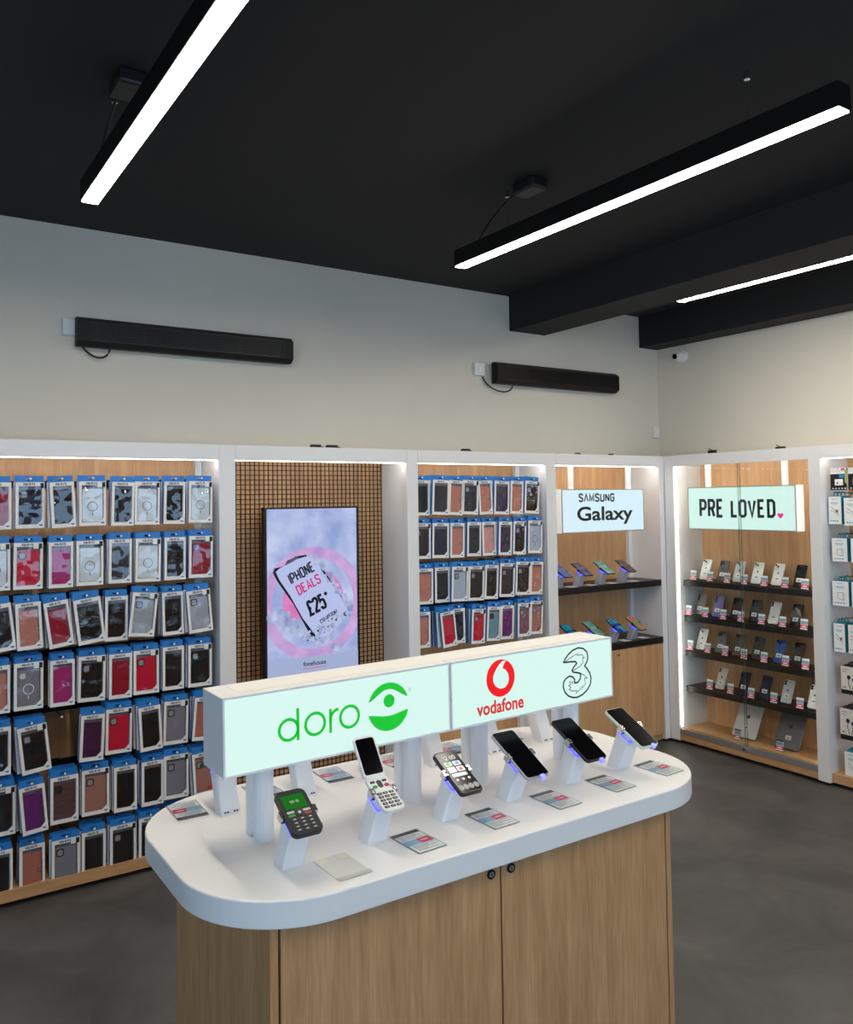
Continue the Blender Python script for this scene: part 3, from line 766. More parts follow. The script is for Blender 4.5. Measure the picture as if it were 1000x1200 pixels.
def blob(x, y, r, lay):
    k = [rs.uniform(.7, 1.2) for _ in range(12)]
    snow.prism_y([(x+r*k[i]*math.cos(2*PI*i/12), y+r*k[i]*math.sin(2*PI*i/12)) for i in range(12)], lay, lay+.0001, back=False)
for i in range(60):
    s = i/59; px, py = sp(130+s*380 + rs.uniform(-55, 35), 780+s*150+rs.uniform(-50, 50)); blob(px, py, rs.uniform(.012, .03), -.0006-.00001*i)
for i in range(50):
    s = i/49; px, py = sp(380+s*210+rs.uniform(-20, 40), 420+s*330+rs.uniform(-30, 30)); blob(px, py, rs.uniform(.008, .02), -.0012-.00001*i)
snow.build('snow_drift', S_SNOW, screen)['kind'] = 'stuff'
MB().prism_y(ccw([sp(*q) for q in [(108,500),(118,470),(180,455),(200,420),(270,390),(320,382),(345,420),(440,490),(560,670),(555,690),(450,880),(385,930),(338,880),(240,700),(140,560)]]), -.0020, -.0019, back=False).build('phone_edge_print', S_BLK, screen)  # dark edge of the pictured phone
MB().prism_y(ccw([sp(*q) for q in [(126,492),(150,470),(262,410),(330,390),(385,425),(430,500),(520,610),(575,720),(590,760),(530,830),(470,890),(395,915),(345,850),(300,790),(215,640),(150,545)]]), -.0024, -.0023, back=False).build('phone_card_print', S_CARD, screen)
MB().prism_y(ccw([sp(*q) for q in [(178,455),(205,425),(255,390),(275,402),(230,430)]]), -.0026, -.0025, back=False).build('phone_notch_print', S_SHADE, screen)
snow2 = MB()
snow = snow2
for i in range(46):
    s = i/45; px, py = sp(330+s*260+rs.uniform(-22, 22), 920-s*170+rs.uniform(-26, 30)); blob(px, py, rs.uniform(.006, .017), -.0028-.00001*i)
for i in range(26):
    s = i/25; px, py = sp(350+s*210+rs.uniform(-10, 22), 385+s*300+rs.uniform(-16, 16)); blob(px, py, rs.uniform(.005, .012), -.0034-.00001*i)
snow2.build('snow_rim', S_SNOW, screen)['kind'] = 'stuff'
mb = MB()
for i in range(14):
    s = i/13; px, py = sp(330+s*270+rs.uniform(-30, 30), 905-s*180+rs.uniform(-18, 28)); k = rs.uniform(.004, .009)
    mb.prism_y([(px-k, py-k*.5), (px+k, py-k*.8), (px+k*.6, py+k)], -.0040, -.0039, back=False)
mb.build('dark_gaps', S_BLK, screen)
def stext(name, txt, p0, p1, hpx, m, wr=.17, y=-.0042, adv=.78):
    a, b = Vector(sp(*p0)), Vector(sp(*p1)); d = (b-a); Lh = d.length; ex = d.normalized(); ez = Vector((-ex.y, ex.x))
    h = hpx/5.454*(th/ (774-598+6)) if False else (Vector(sp(p0[0], p0[1]-hpx))-a).length
    probe = MB(); wdt = strokes(probe, txt, (0, 0), (1, 0), (0, 1), h, wr, adv)
    mb = MB(); strokes(mb, txt, a, ex, ez, h, wr, adv, Lh/wdt, y); mb.build(name, m, screen)
stext('headline_print', 'IPHONE', (218, 574), (385, 474), 62, S_BLK)
stext('headline_print', 'DEALS', (276, 638), (424, 550), 58, S_MAG)
stext('price_print', '\u00a325*', (350, 768), (498, 684), 88, S_BLK, .2)
stext('upfront_print', '\u00a359 UPFRONT', (414, 820), (526, 748), 24, S_BLK)
f0, f1 = sp(80, 1065), sp(650, 995)
zf = (f0[1]+f1[1])/2
MB().quad([(-hw, -.0036, 0), (hw, -.0036, 0), (hw, -.0036, zf), (-hw, -.0036, zf)]).build('footer_print', S_FOOT, screen)
lp = sp(375, 1078)
linkc('shop_name_print', font_mesh('fonehouse', .034, .0006, .95), S_BLK, screen, (lp[0], -.0042, lp[1]+.004))
MB().ribbon([(lp[0]-.07, lp[1]-.02), (lp[0]+.07, lp[1]-.02)], .003, -.0042).build('shop_strapline_print', S_MAG, screen)

# ================================================================== lit signs over the shelves
def lightbox(name, label, w, h, dep, loc, rot, face, brackets):
    t = thing(name, label, 'illuminated sign', loc, rot)
    MB().box(-w/2, w/2, .002, dep, 0, h).build('casing', LITW, t, bevel=.002)
    fr = MB(); k = .006
    fr.box(-w/2, w/2, -.002, .002, 0, k); fr.box(-w/2, w/2, -.002, .002, h-k, h); fr.box(-w/2, -w/2+k, -.002, .002, k, h-k); fr.box(w/2-k, w/2, -.002, .002, k, h-k)
    fr.build('frame', GREYM, t)
    f = MB().box(-w/2+k, w/2-k, -.0008, .002, k, h-k).build('face', face, t)
    for bx in brackets:
        MB().box(bx-.018, bx+.018, dep*.75, dep*.97, h, ZF+.05-loc[2]).build('bracket', WHITE, t)
    return t, f
# phone shelf unit sign
sx0, sx1, sz0, sz1 = -.975, -.206, 1.483, 1.770
sam, fs = lightbox('brand_lightbox', 'lit pale blue sign lettered in black above the phone shelves', sx1-sx0, sz1-sz0, .07, ((sx0+sx1)/2, .01, sz0), (0, 0, 0), SIGNB, (-.245, .30))
def sl(x, y):
    p = on(1, .008, 630+x/4.447, 510+y/4.447); return (p.x-(sx0+sx1)/2, p.z-sz0)
mb = MB(); p0, p1 = sl(212, 345), sl(402, 340); pr = MB(); wd = strokes(pr, 'S^MSUNG', (0, 0), (1, 0), (0, 1), .06, .2, .8)
hcap = abs(sl(212, 308)[1]-sl(212, 345)[1]); wd = strokes(MB(), 'S^MSUNG', (0, 0), (1, 0), (0, 1), hcap, .2, .8)
strokes(mb, 'S^MSUNG', (p0[0]+.012, p0[1]), (1, 0), (0, 1), hcap, .25, .8, (p1[0]-p0[0])/wd, -.002)
mb.build('maker_lettering', INK, fs)
g0, g1 = sl(208, 455), sl(498, 445)
me = font_mesh('Galaxy', .15, .0036, 1.0); xs_ = [v.co.x for v in me.vertices]; zs_ = [v.co.z for v in me.vertices]
k = (g1[0]-g0[0])/(max(xs_)-min(xs_)); hg = abs(sl(250, 372)[1]-sl(250, 470)[1])/(max(zs_)-min(zs_))
for v in me.vertices: v.co = Vector(((v.co.x-min(xs_))*k, 0, (v.co.z-min(zs_))*hg))
linkc('range_lettering', me, INK, fs, (g0[0], -.002, sl(250, 470)[1]))
# glass cabinet sign
py0, py1, pz0, pz1 = -.165, -.98, 1.485, 1.774
pre, fp = lightbox('used_phones_lightbox', 'lit mint sign PRE LOVED with pink heart in the glass cabinet', py0-py1, pz1-pz0, .085, (.05, (py0+py1)/2, pz0), RZ, SIGNF, (-.29, .29))
def pl(x, y):
    p = on(0, .048, 770+x/4.348, 500+y/4.348); return ((py0+py1)/2-p.y, p.z-pz0)
mb = MB()
for txt, xa, xb, ya, yb in (('PRE', 219, 343, 462, 463), ('LOVED', 378, 606, 463, 463)):
    a, b = pl(xa, ya), pl(xb, yb); hcap = abs(pl((xa+xb)/2, 368)[1]-pl((xa+xb)/2, 462)[1])
    hl = hcap-.018
    wd = strokes(MB(), txt, (0, 0), (1, 0), (0, 1), hl, .19, .84)-.34*hl
    strokes(mb, txt, (a[0]+.009, a[1]+.009), (1, 0), (0, 1), hl, .19, .84, (b[0]-a[0]-.018)/wd, -.002)
mb.build('lettering', INK, fp)
hc = pl(630, 453); hs = .021
heart = []
for i in range(28):
    tt = 2*PI*i/28; heart.append((hc[0]+hs*.062*16*math.sin(tt)**3, hc[1]+hs*.062*(13*math.cos(tt)-5*math.cos(2*tt)-2*math.cos(3*tt)-math.cos(4*tt))))
MB().prism_y(ccw(heart), -.002, -.001, back=False).build('heart_print', INKP, fp)

# ================================================================== island counter
cx0, cx1, cyf, cyb = -4.137, -2.643, -2.456, -1.72
ic = thing('island_counter', 'white rounded counter on an oak cabinet in the foreground', 'counter', ((cx0+cx1)/2, (cyf+cyb)/2, 0))
ox, oy = ic.location.x, ic.location.y
def IC(nm, m, x0, x1, y0, y1, z0, z1, bevel=0, par=None): return MB().box(x0-ox, x1-ox, y0-oy, y1-oy, z0, z1).build(nm, m, par or ic, bevel=bevel)
MB().prism_z(rrect(cx0-ox, cx1-ox, cyf-oy, cyb-oy, .25, 16), ZT-.056, ZT).build('worktop', COUNTER, ic, bevel=.0035, seg=2)
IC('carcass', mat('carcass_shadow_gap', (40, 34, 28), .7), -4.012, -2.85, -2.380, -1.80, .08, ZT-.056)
IC('end_panel', OAKC, -4.016, -3.998, -2.398, -1.785, .02, ZT-.056, .001)
IC('end_panel', OAKC, -2.852, -2.834, -2.403, -1.785, .02, ZT-.056, .001)
IC('rear_panel', OAKC, -3.998, -2.852, -1.80, -1.785, .02, ZT-.056)
IC('plinth', BLK, -3.98, -2.87, -2.36, -1.82, 0, .08)
for x0, x1, kx in ((-3.994, -3.4345, -3.462), (-3.4295, -2.856, -3.402)):
    d = IC('door', OAKC, x0, x1, -2.402, -2.382, .085, ZT-.059, .001)
    MB().tube([(kx-ox, -2.4015-oy, .825), (kx-ox, -2.4055-oy, .825)], .0115, 16).build('lock', BLKM, d)
    MB().tube([(kx-ox, -2.4054-oy, .825), (kx-ox, -2.4064-oy, .825)], .0065, 14).build('lock_barrel', GREYM, d)
    MB().box(kx-ox-.0015, kx-ox+.0015, -2.4072-oy, -2.4063-oy, .821, .829).build('keyhole', BLK, d)

# illuminated header on the counter
SY0, SY1 = -2.20, -2.07
stilt = -math.atan2(.0125, 1.2)
hx0, hx1 = -4.037, -2.834
hd = thing('counter_lightbox', 'long lit mint header sign standing on posts over the white counter', 'illuminated sign', ((hx0+hx1)/2, SY0, ZT))
hox = (hx0+hx1)/2
HZ0, HZ1 = 1.109-ZT, 1.2845-ZT
segs = ((hx0, -3.4275), (-3.4255, hx1))
faces = []
for a_, b_ in segs:
    MB().box(a_-hox, b_-hox, .003, SY1-SY0, HZ0, HZ1).build('casing', WHITE, hd, rot=(0, stilt, 0), bevel=.0015)
    fr = MB(); k = .0045; A, B = a_-hox, b_-hox
    fr.box(A, B, -.002, .003, HZ0, HZ0+k); fr.box(A, B, -.002, .003, HZ1-k, HZ1); fr.box(A, A+k, -.002, .003, HZ0+k, HZ1-k); fr.box(B-k, B, -.002, .003, HZ0+k, HZ1-k)
    fr.build('frame', WHITE, hd, rot=(0, stilt, 0))
    faces.append(MB().box(A+k, B-k, -.0006, .003, HZ0+k, HZ1-k).build('face', SIGNF, hd, rot=(0, stilt, 0)))
MB().box(segs[0][0]-hox+.05, segs[1][1]-hox-.05, .03, SY1-SY0-.02, HZ1, HZ1+.0006).build('lid_seam', CARD, hd, rot=(0, stilt, 0))
for px in (-3.912, -3.497, -3.275, -2.93):
    for yy in (-2.118, -2.095+.024):
        zt_ = HZ0 + (px-hox)*.0104
        MB().tube([(px-hox, yy-SY0, .0), (px-hox, yy-SY0, zt_+.004)], .0235, 20).build('post', STANDW, hd, smooth=False)
def hs_(x, y, crop):
    if crop == 'v': u, v = 560+x/5.882, 740+y/5.882
    else: u, v = 160+x/2.941, 760+y/2.941
    p = on(1, SY0, u, v); c_, s_ = math.cos(-stilt), math.sin(-stilt)
    X, Z = p.x-hox, p.z-ZT
    ca, sa = math.cos(stilt), math.sin(stilt)       # inverse of the tilt about y
    return (X*ca - Z*sa*1.0, Z*ca + X*sa)
# first logo: thin green lettering and a split disc
mb = MB(); g = lambda x, y: hs_(x, y, 'd')
def circ(pl_, pr_):
    a, b = Vector(g(*pl_)), Vector(g(*pr_)); c = (a+b)/2; return c, (b-a).length/2
sw = .0072
c, r = circ((487, 288), (560, 272)); mb.ribbon(ell(c.x, c.y, r-.003, r-.003, 36), sw, -.0016, True)
s0, s1 = g(559, 204), g(559, 311); xs0 = c.x+r-.003
mb.ribbon([(xs0, s0[1]), (xs0, c.y-r-.001)], sw, -.0016)
c, r = circ((578, 268), (652, 250)); mb.ribbon(ell(c.x, c.y, r-.003, r-.003, 36), sw, -.0016, True)
base = c.y-r
rx = g(668, 250)[0]
mb.ribbon([(rx, base), (rx, c.y+r)], sw, -.0016)
c2_ = (rx+.021, c.y+r-.024)
mb.ribbon([(rx, c.y)]+ell(c2_[0], c2_[1], .0205, .0205, 8, 178, 88, False), sw, -.0016)
c, r = circ((698, 242), (769, 226)); mb.ribbon(ell(c.x, c.y, r-.003, r-.003, 36), sw, -.0016, True)
mb.build('thin_green_lettering', INKG, faces[0])
mb = MB()
ca, cb = Vector(g(798, 210)), Vector(g(936, 190)); c = (ca+cb)/2; r = (cb-ca).length/2*1.02
dc, dr = Vector((c.x+.03*r, c.y+.24*r)), .27*r
mb.prism_y(ell(dc.x, dc.y, dr, dr, 28), -.0018, -.0012, back=False)
low = [(c.x+r*math.cos(math.radians(a)), c.y+r*math.sin(math.radians(a))) for a in range(-166, -13, 6)]
lin_ = [(c.x+r*.97-2*r*.97*i/16, c.y+r*(-.24-.14*math.sin(PI*i/16)**1.5)) for i in range(0, 17)]
mb.prism_y(low+lin_, -.0018, -.0012, back=False)
upo = [(c.x+r*math.cos(math.radians(a)), c.y+r*math.sin(math.radians(a))) for a in range(18, 163, 6)]
upi = [(c.x-r*.95+2*r*.95*i/18, c.y+r*(.31+.42*math.sin(PI*i/18)**1.5)) for i in range(1, 18)]
mb.prism_y(upo+upi, -.0018, -.0012, back=False)
mb.build('split_disc_emblem', INKG, faces[0])
q_ = g(941, 140); mr = MB().ribbon(ell(q_[0], q_[1], .0042, .0042, 14), .0007, -.0016, True); mr.ribbon([(q_[0]-.001, q_[1]-.002), (q_[0]-.001, q_[1]+.002), (q_[0]+.001, q_[1]+.0015), (q_[0]+.0014, q_[1]-.002)], .0007, -.0016)
mr.build('registered_mark', INKG, faces[0])
# second logo: red drop mark and name
h_ = lambda x, y: hs_(x, y, 'v')
oc, o1, o2 = Vector(h_(157, 320)), Vector(h_(60, 338)), Vector(h_(254, 302))
orx = (o2-o1).length/2; orz = abs(h_(157, 192)[1]-h_(157, 450)[1])/2
MB().prism_y(ell(oc.x, oc.y, orx, orz, 48), -.0014, -.0010, back=False).build('red_drop_emblem', INKR, faces[1])
drop = ccw([h_(*p) for p in [(193,197),(168,203),(142,232),(120,270),(104,310),(105,350),(124,380),(155,395),(185,385),(206,356),(213,322),(206,287),(190,264),(168,252),(177,225)]])
MB().prism_y(drop, -.0020, -.0015, back=False).build('drop_cutout', SIGNF, faces[1])
me = font_mesh('vodafone', .045, .0013, 1.0)
v0, v1 = h_(0-8, 585), h_(316, 528); xs_ = [v.co.x for v in me.vertices]; zs_ = [v.co.z for v in me.vertices]
k = (v1[0]-v0[0])/(max(xs_)-min(xs_)); kz = k*1.12
for v in me.vertices: v.co = Vector(((v.co.x-min(xs_))*k, 0, (v.co.z-min(zs_))*kz))
linkc('red_name_lettering', me, INKRT, faces[1], (v0[0], -.0016, h_(160, 556)[1]))
# third logo: outlined numeral
outl = [(590,212),(600,190),(622,158),(652,130),(690,112),(725,117),(750,140),(757,175),(752,205),(735,237),(752,256),(770,285),(779,320),(775,360),(755,400),(720,435),(685,453),(655,455),(625,445),(600,420),(588,385),(590,350),(605,325),(630,308),(652,312),(667,330),(665,355),(688,350),(705,325),(708,300),(700,286),(680,283),(655,280),(648,268),(660,245),(680,220),(672,207),(640,208),(605,213)]
mb = MB().ribbon([h_(*p) for p in outl], .0046, -.0016, True)
mb.ribbon([h_(*p) for p in [(600,208),(650,172),(692,148),(680,164),(716,160),(734,182),(721,180),(722,215),(702,240),(652,272)]], .0022, -.0016)
mb.ribbon([h_(*p) for p in [(705,286),(735,303),(753,320),(735,322),(741,358),(716,395),(722,372),(703,398),(676,425),(681,408),(650,410),(628,400),(640,386),(625,372),(638,365),(631,345),(650,354),(655,340)]], .0022, -.0016)
mb.build('outlined_numeral', INK, faces[1])

# ------------------------------------------------------------------ phone stands
TILT = math.radians(28)
def make_stand_mesh(wb, db, hgt, lean):
    """slanted post with a top cut to the phone's slope; base centre at the origin, leaning to -y"""
    mb = MB(); rc = .006; n = 3
    def ring(z_fn, cy, w, d):
        out = []
        for cx_, cy_, a0 in ((w/2-rc, -d/2+rc, -90), (w/2-rc, d/2-rc, 0), (-w/2+rc, d/2-rc, 90), (-w/2+rc, -d/2+rc, 180)):
            for i in range(n+1):
                a = math.radians(a0+90*i/n); x = cx_+rc*math.cos(a); y = cy_+rc*math.sin(a)
                out.append((x, y+cy, z_fn(y)))
        return out
    r0 = ring(lambda y: 0, 0, wb, db); r1 = ring(lambda y: hgt+y*math.tan(TILT), -lean, wb*.92, db*.92)
    k = len(r0); mb.v += r0+r1
    mb.f.append(tuple(range(k-1, -1, -1))); mb.mi.append(0); mb.f.append(tuple(range(k, 2*k))); mb.mi.append(0)
    for i in range(k):
        j = (i+1) % k; mb.f.append((i, j, k+j, k+i)); mb.mi.append(0)
    return mb, ring
def make_stand(name, label, loc, rz, group, wb=.052, db=.05, hgt=.098, lean=.042, marks=False, clamp_w=.076, tail=True, col=STANDW):
    t = thing(name, label, 'phone stand', loc, (0, 0, rz), group)
    mb, ring = make_stand_mesh(wb, db, hgt, lean)
    mb.build('post', col, t)
    # glowing collar and the head above it
    def prism(o0, o1, s, nm, m):
        q = MB(); a = ring(lambda y: hgt+y*math.tan(TILT)+o0, -lean-o0*.25, wb*s, db*s); c = ring(lambda y: hgt+y*math.tan(TILT)+o1, -lean-o1*.25, wb*s, db*s)
        k = len(a); q.v += a+c; q.f.append(tuple(range(k-1, -1, -1))); q.f.append(tuple(range(k, 2*k))); q.mi += [0, 0]
        for i in range(k):
            j = (i+1) % k; q.f.append((i, j, k+j, k+i)); q.mi.append(0)
        return q.build(nm, m, t)
    prism(.0002, .0045, .94, 'glow_ring', LEDB)
    prism(.0045, .020, .86, 'head', col)
    # clamp arms
    if clamp_w:
        for s in (-1, 1):
            cz = hgt+.020; 
            a = MB(); a.box(min(s*.018, s*(clamp_w/2+.004)), max(s*.018, s*(clamp_w/2+.004)), -.010, .010, -.004, .0)
            ar = a.build('clamp_arm', BLK, t, loc=(0, -lean-.006, cz+.0005), rot=(TILT, 0, 0))
            j = MB(); x = s*(clamp_w/2+.0042)
            j.box(x-.003, x+.003, -.009, .009, -.004, .012); j.box(min(x, x-s*.010), max(x, x-s*.010), -.009, -.005, .0105, .0125); j.box(min(x, x-s*.010), max(x, x-s*.010), .005, .009, .0105, .0125)
            j.box(min(x-s*.007, x-s*.010), max(x-s*.007, x-s*.010), -.009, .009, .0105, .0125)
            j.build('clamp_jaw', CHROME, t, loc=(0, -lean-.006, cz+.0005), rot=(TILT, 0, 0))
    if tail:
        MB().box(.006, .018, -.006, .006, -.005, .005).build('charging_plug', mat('plug_glow', (150, 150, 245), .3, emit=.45, emit_rgb=(130, 130, 255)), t, loc=(0, -lean-.082, hgt-.013), rot=(TILT, 0, 0))
    if marks:
        m_ = MB()
        for xx in (-.016, -.009, .006, .013): m_.box(xx, xx+.005, db/2-.0002, db/2+.0012, .006, .009)
        m_.build('vent_marks', BLK, t)
    return t

def phone_base(name, label, xc, yc, zc, w, L, th_, rz, body, group=None, tilt=TILT, r=.009):
    """a phone lying on its slope: local x right, local y up the slope, local z out of the screen"""
    t = thing(name, label, 'phone', (xc, yc, zc), (tilt, 0, rz), group)
    MB().prism_z(rrect(-w/2, w/2, -L/2, L/2, r, 5), 0, th_).build('body', body, t, bevel=.0015)
    return t
def flat(mb_poly, z, z0=None): return mb_poly
def plate(name, poly, z, m, parent, dz=.0004):
    return MB().prism_z(ccw(poly), z, z+dz).build(name, m, parent)

SX = [-3.921, -3.706, -3.492, -3.28, -3.064, -2.852]
SYF = [-2.277, -2.269, -2.26, -2.247, -2.240, -2.231]
slab = ['first phone stand from the left at the counter front', 'second phone stand from the left, holding the white flip phone', 'third phone stand from the left, under the 12:00 phone',
        'fourth phone stand from the left at the counter front', 'fifth phone stand from the left at the counter front', 'rightmost phone stand at the counter front']
PW = [.071, .054, .066, .076, .075, .072]; PL = [.122, .108, .138, .167, .162, .160]
for i in range(6):
    make_stand('phone_stand', slab[i], (SX[i], SYF[i], ZT), 0, 'front row phone stands', clamp_w=PW[i], tail=i >= 3, hgt=.098)
def on_stand(i, off=0.0, name='', label='', body=None, th_=.009, r=.009):
    # phone back rests on the head of stand i
    z = ZT+.098+.020+.0015; y = SYF[i]-.042-.006
    return phone_base(name, label, SX[i], y-off*math.cos(TILT), z-off*math.sin(TILT)+.0005, PW[i], PL[i], th_, 0, body, 'phones on the counter front', r=r)
PB = mat('phone_black', (22, 22, 24), .4); PWH = mat('phone_white', (226, 224, 220), .35); PSIL = mat('phone_silver', (186, 188, 190), .3, .7); PMINT = mat('phone_mint', (205, 218, 208), .3)
KEYW = mat('key_print', (185, 185, 182), .5); KEYD = mat('key_dark', (44, 44, 46), .5); KEYG = mat('key_green', (30, 150, 60), .5); KEYR = mat('key_red', (170, 40, 50), .5)
SCRG = mat('keypad_phone_screen', (10, 50, 12), .2, emit=.3, emit_rgb=(34, 140, 26))
def keypad(t, w, z, rows, y0, dy, kw, kh, mk, mp):
    k = 0
    for r_ in range(rows):
        for c_ in range(3):
            x = (c_-1)*w; y = y0-r_*dy
            kk = plate('key', rrect(x-kw/2, x+kw/2, y-kh/2, y+kh/2, kh*.3, 3), z, mk, t, .0010)
            if mp: plate('key_print', [(x-kw*.22, y-kh*.13), (x+kw*.22, y-kh*.2), (x+kw*.2, y+kh*.18), (x-kw*.12, y+kh*.2)], z+.0010, mp, kk, .0003)
# 1: black keypad phone with a green screen
t = on_stand(0, 0.002, 'keypad_phone', 'black keypad phone with green screen on the leftmost stand', PB, .012, .014)
zt_ = .012
plate('screen', [(-.026, .008), (.026, .008), (.026, .046), (-.026, .046)], zt_, SCRG, t)
ts = MB(); strokes(ts, '09:10', (-.009, .024), (1, 0), (0, 1), .006, .16, .8, 1.0)
o = ts.build('clock_print', KEYW, t); o.rotation_euler = (-PI/2, 0, 0); o.location = (0, 0, zt_+.0006)
plate('soft_key', rrect(-.027, -.010, -.003, .003, .002), zt_, KEYW, t); plate('soft_key', rrect(.010, .027, -.003, .003, .002), zt_, KEYW, t)
plate('navigation_key', rrect(-.008, .008, -.012, .005, .005), zt_, KEYD, t, .0012); plate('navigation_centre', ell(0, -.004, .0035, .0035, 14), zt_+.0012, KEYW, t)
plate('call_key', rrect(-.027, -.011, -.012, -.006, .002), zt_, KEYG, t); plate('end_key', rrect(.011, .027, -.012, -.006, .002), zt_, KEYR, t)
keypad(t, .018, zt_, 4, -.0205, .0095, .015, .0075, KEYD, KEYW)
# 2: white flip phone
t = on_stand(1, .008, 'flip_phone', 'white flip phone standing open with dark upper screen', PWH, .010, .012)
keypad(t, .0155, .010, 5, -.003, .0098, .0125, .0062, KEYD, KEYW)
plate('soft_key', rrect(-.022, -.009, .030, .036, .0028), .010, KEYD, t, .001); plate('soft_key', rrect(.009, .022, .030, .036, .0028), .010, KEYD, t, .001)
plate('call_key', ell(-.0155, .0185, .0065, .0048, 16), .010, KEYG, t, .001); plate('end_key', ell(.0155, .0185, .0065, .0048, 16), .010, KEYR, t, .001)
plate('navigation_key', rrect(-.006, .006, .014, .036, .005), .010, KEYD, t, .0012)
plate('lower_edge', rrect(-.024, .024, .041, .047, .002), .010, PWH, t, .0015)
lid = MB().prism_z(rrect(-.0285, .0285, 0, .098, .010, 5), 0, .008).build('lid', PWH, t, loc=(0, PL[1]/2-.004, .004), rot=(math.radians(26), 0, 0), bevel=.0015)
plate('lid_screen', rrect(-.0245, .0245, .007, .093, .006), .008, SCREENB, lid)
# 3: small smartphone with a clock and big icons
t = on_stand(2, .004, 'smartphone', 'small black smartphone showing 12:00 and large icons', PB, .011, .009)
sc = plate('screen', rrect(-.030, .030, -.064, .065, .006), .011, SCREENB, t)
SW = mat('phone_ui_white', (200, 205, 205), .3, emit=.35); 
ts = MB(); strokes(ts, '12:00', (-.016, .040), (1, 0), (0, 1), .011, .13, .78, 1.0)
o = ts.build('clock_print', SW, sc); o.rotation_euler = (-PI/2, 0, 0); o.location = (0, 0, .0119)
UI = [((-.023, -.002, .020, .032), SW), ((.002, .023, .018, .032), SW), ((-.023, -.002, -.002, .016), SW), ((.002, .023, -.002, .014), SW), ((-.022, .020, -.016, -.006), SW)]
UIC = [mat('ui_green', (60, 190, 80), .3, emit=.25), mat('ui_blue', (30, 110, 210), .3, emit=.25), mat('ui_white_tile', (205, 208, 206), .3, emit=.3), mat('ui_red', (205, 70, 60), .3, emit=.25), SW]
for k, ((a_, b_, c_, d_), m_) in enumerate(UI):
    plate('tile', rrect(a_, b_, c_, d_, .002), .0114, m_, sc)
    if k < 4: plate('icon', ell((a_+b_)/2, (c_+d_)/2, .0052, .0048, 14), .0118, UIC[k], sc)
for k in range(3): plate('bottom_icon', ell(-.017+.017*k, -.026, .0035, .0035, 12), .0114, SW, sc)
GREYU = mat('ui_grey', (120, 122, 122), .3, emit=.1)
for k in range(4): plate('dock_icon', ell(-.022+.0147*k, -.050, .0072, .0085, 14), .0114, GREYU, sc)
# 4-6: black glass smartphones
for i, (lab, bd) in enumerate((('large dark smartphone with silver edge, fourth on the counter', PSIL), ('dark smartphone with black edge, fifth on the counter', PB), ('dark smartphone with pale mint edge at the right end', PMINT))):
    t = on_stand(3+i, -.002 if i < 2 else .004, 'smartphone', lab, bd, .009, .010)
    w, L = PW[3+i], PL[3+i]
    plate('screen', rrect(-w/2+.0025, w/2-.0025, -L/2+.0025, L/2-.0025, .008), .009, SCREENB, t)
    plate('front_lens', ell(0, L/2-.008, .0018, .0018, 10), .0094, KEYD, t, .0002)
# back row: stands and phones facing the shelves
for i in range(6):
    make_stand('phone_stand', '%s back-row phone stand behind the counter sign, counted from the left' % ORD[i], (SX[i], -1.905, ZT), PI, 'back row phone stands', marks=False, clamp_w=.072, tail=False)
    s_ = COL.objects[-1]
    m_ = MB()
    t = phone_base('smartphone', '%s smartphone behind the counter sign, facing the wall, from the left' % ORD[i], SX[i], -1.905+.048, ZT+.098+.0225, .072, .15, .009, PI, PB, 'phones on the counter back')
    plate('screen', rrect(-.033, .033, -.0725, .0725, .008), .009, SCREENB, t)
    vm = MB()
    for xx in (-.018, -.011, .006, .013): vm.box(xx, xx+.005, -.0262, -.0252, .007, .0105)
    sd = [o for o in COL.objects if o.name.startswith('phone_stand')][-1]
    vm2 = MB()
    for xx in (-.018, -.011, .006, .013): vm2.box(xx, xx+.005, .0252, .0262, .007, .0105)
    vm2.build('vent_marks', BLK, sd)

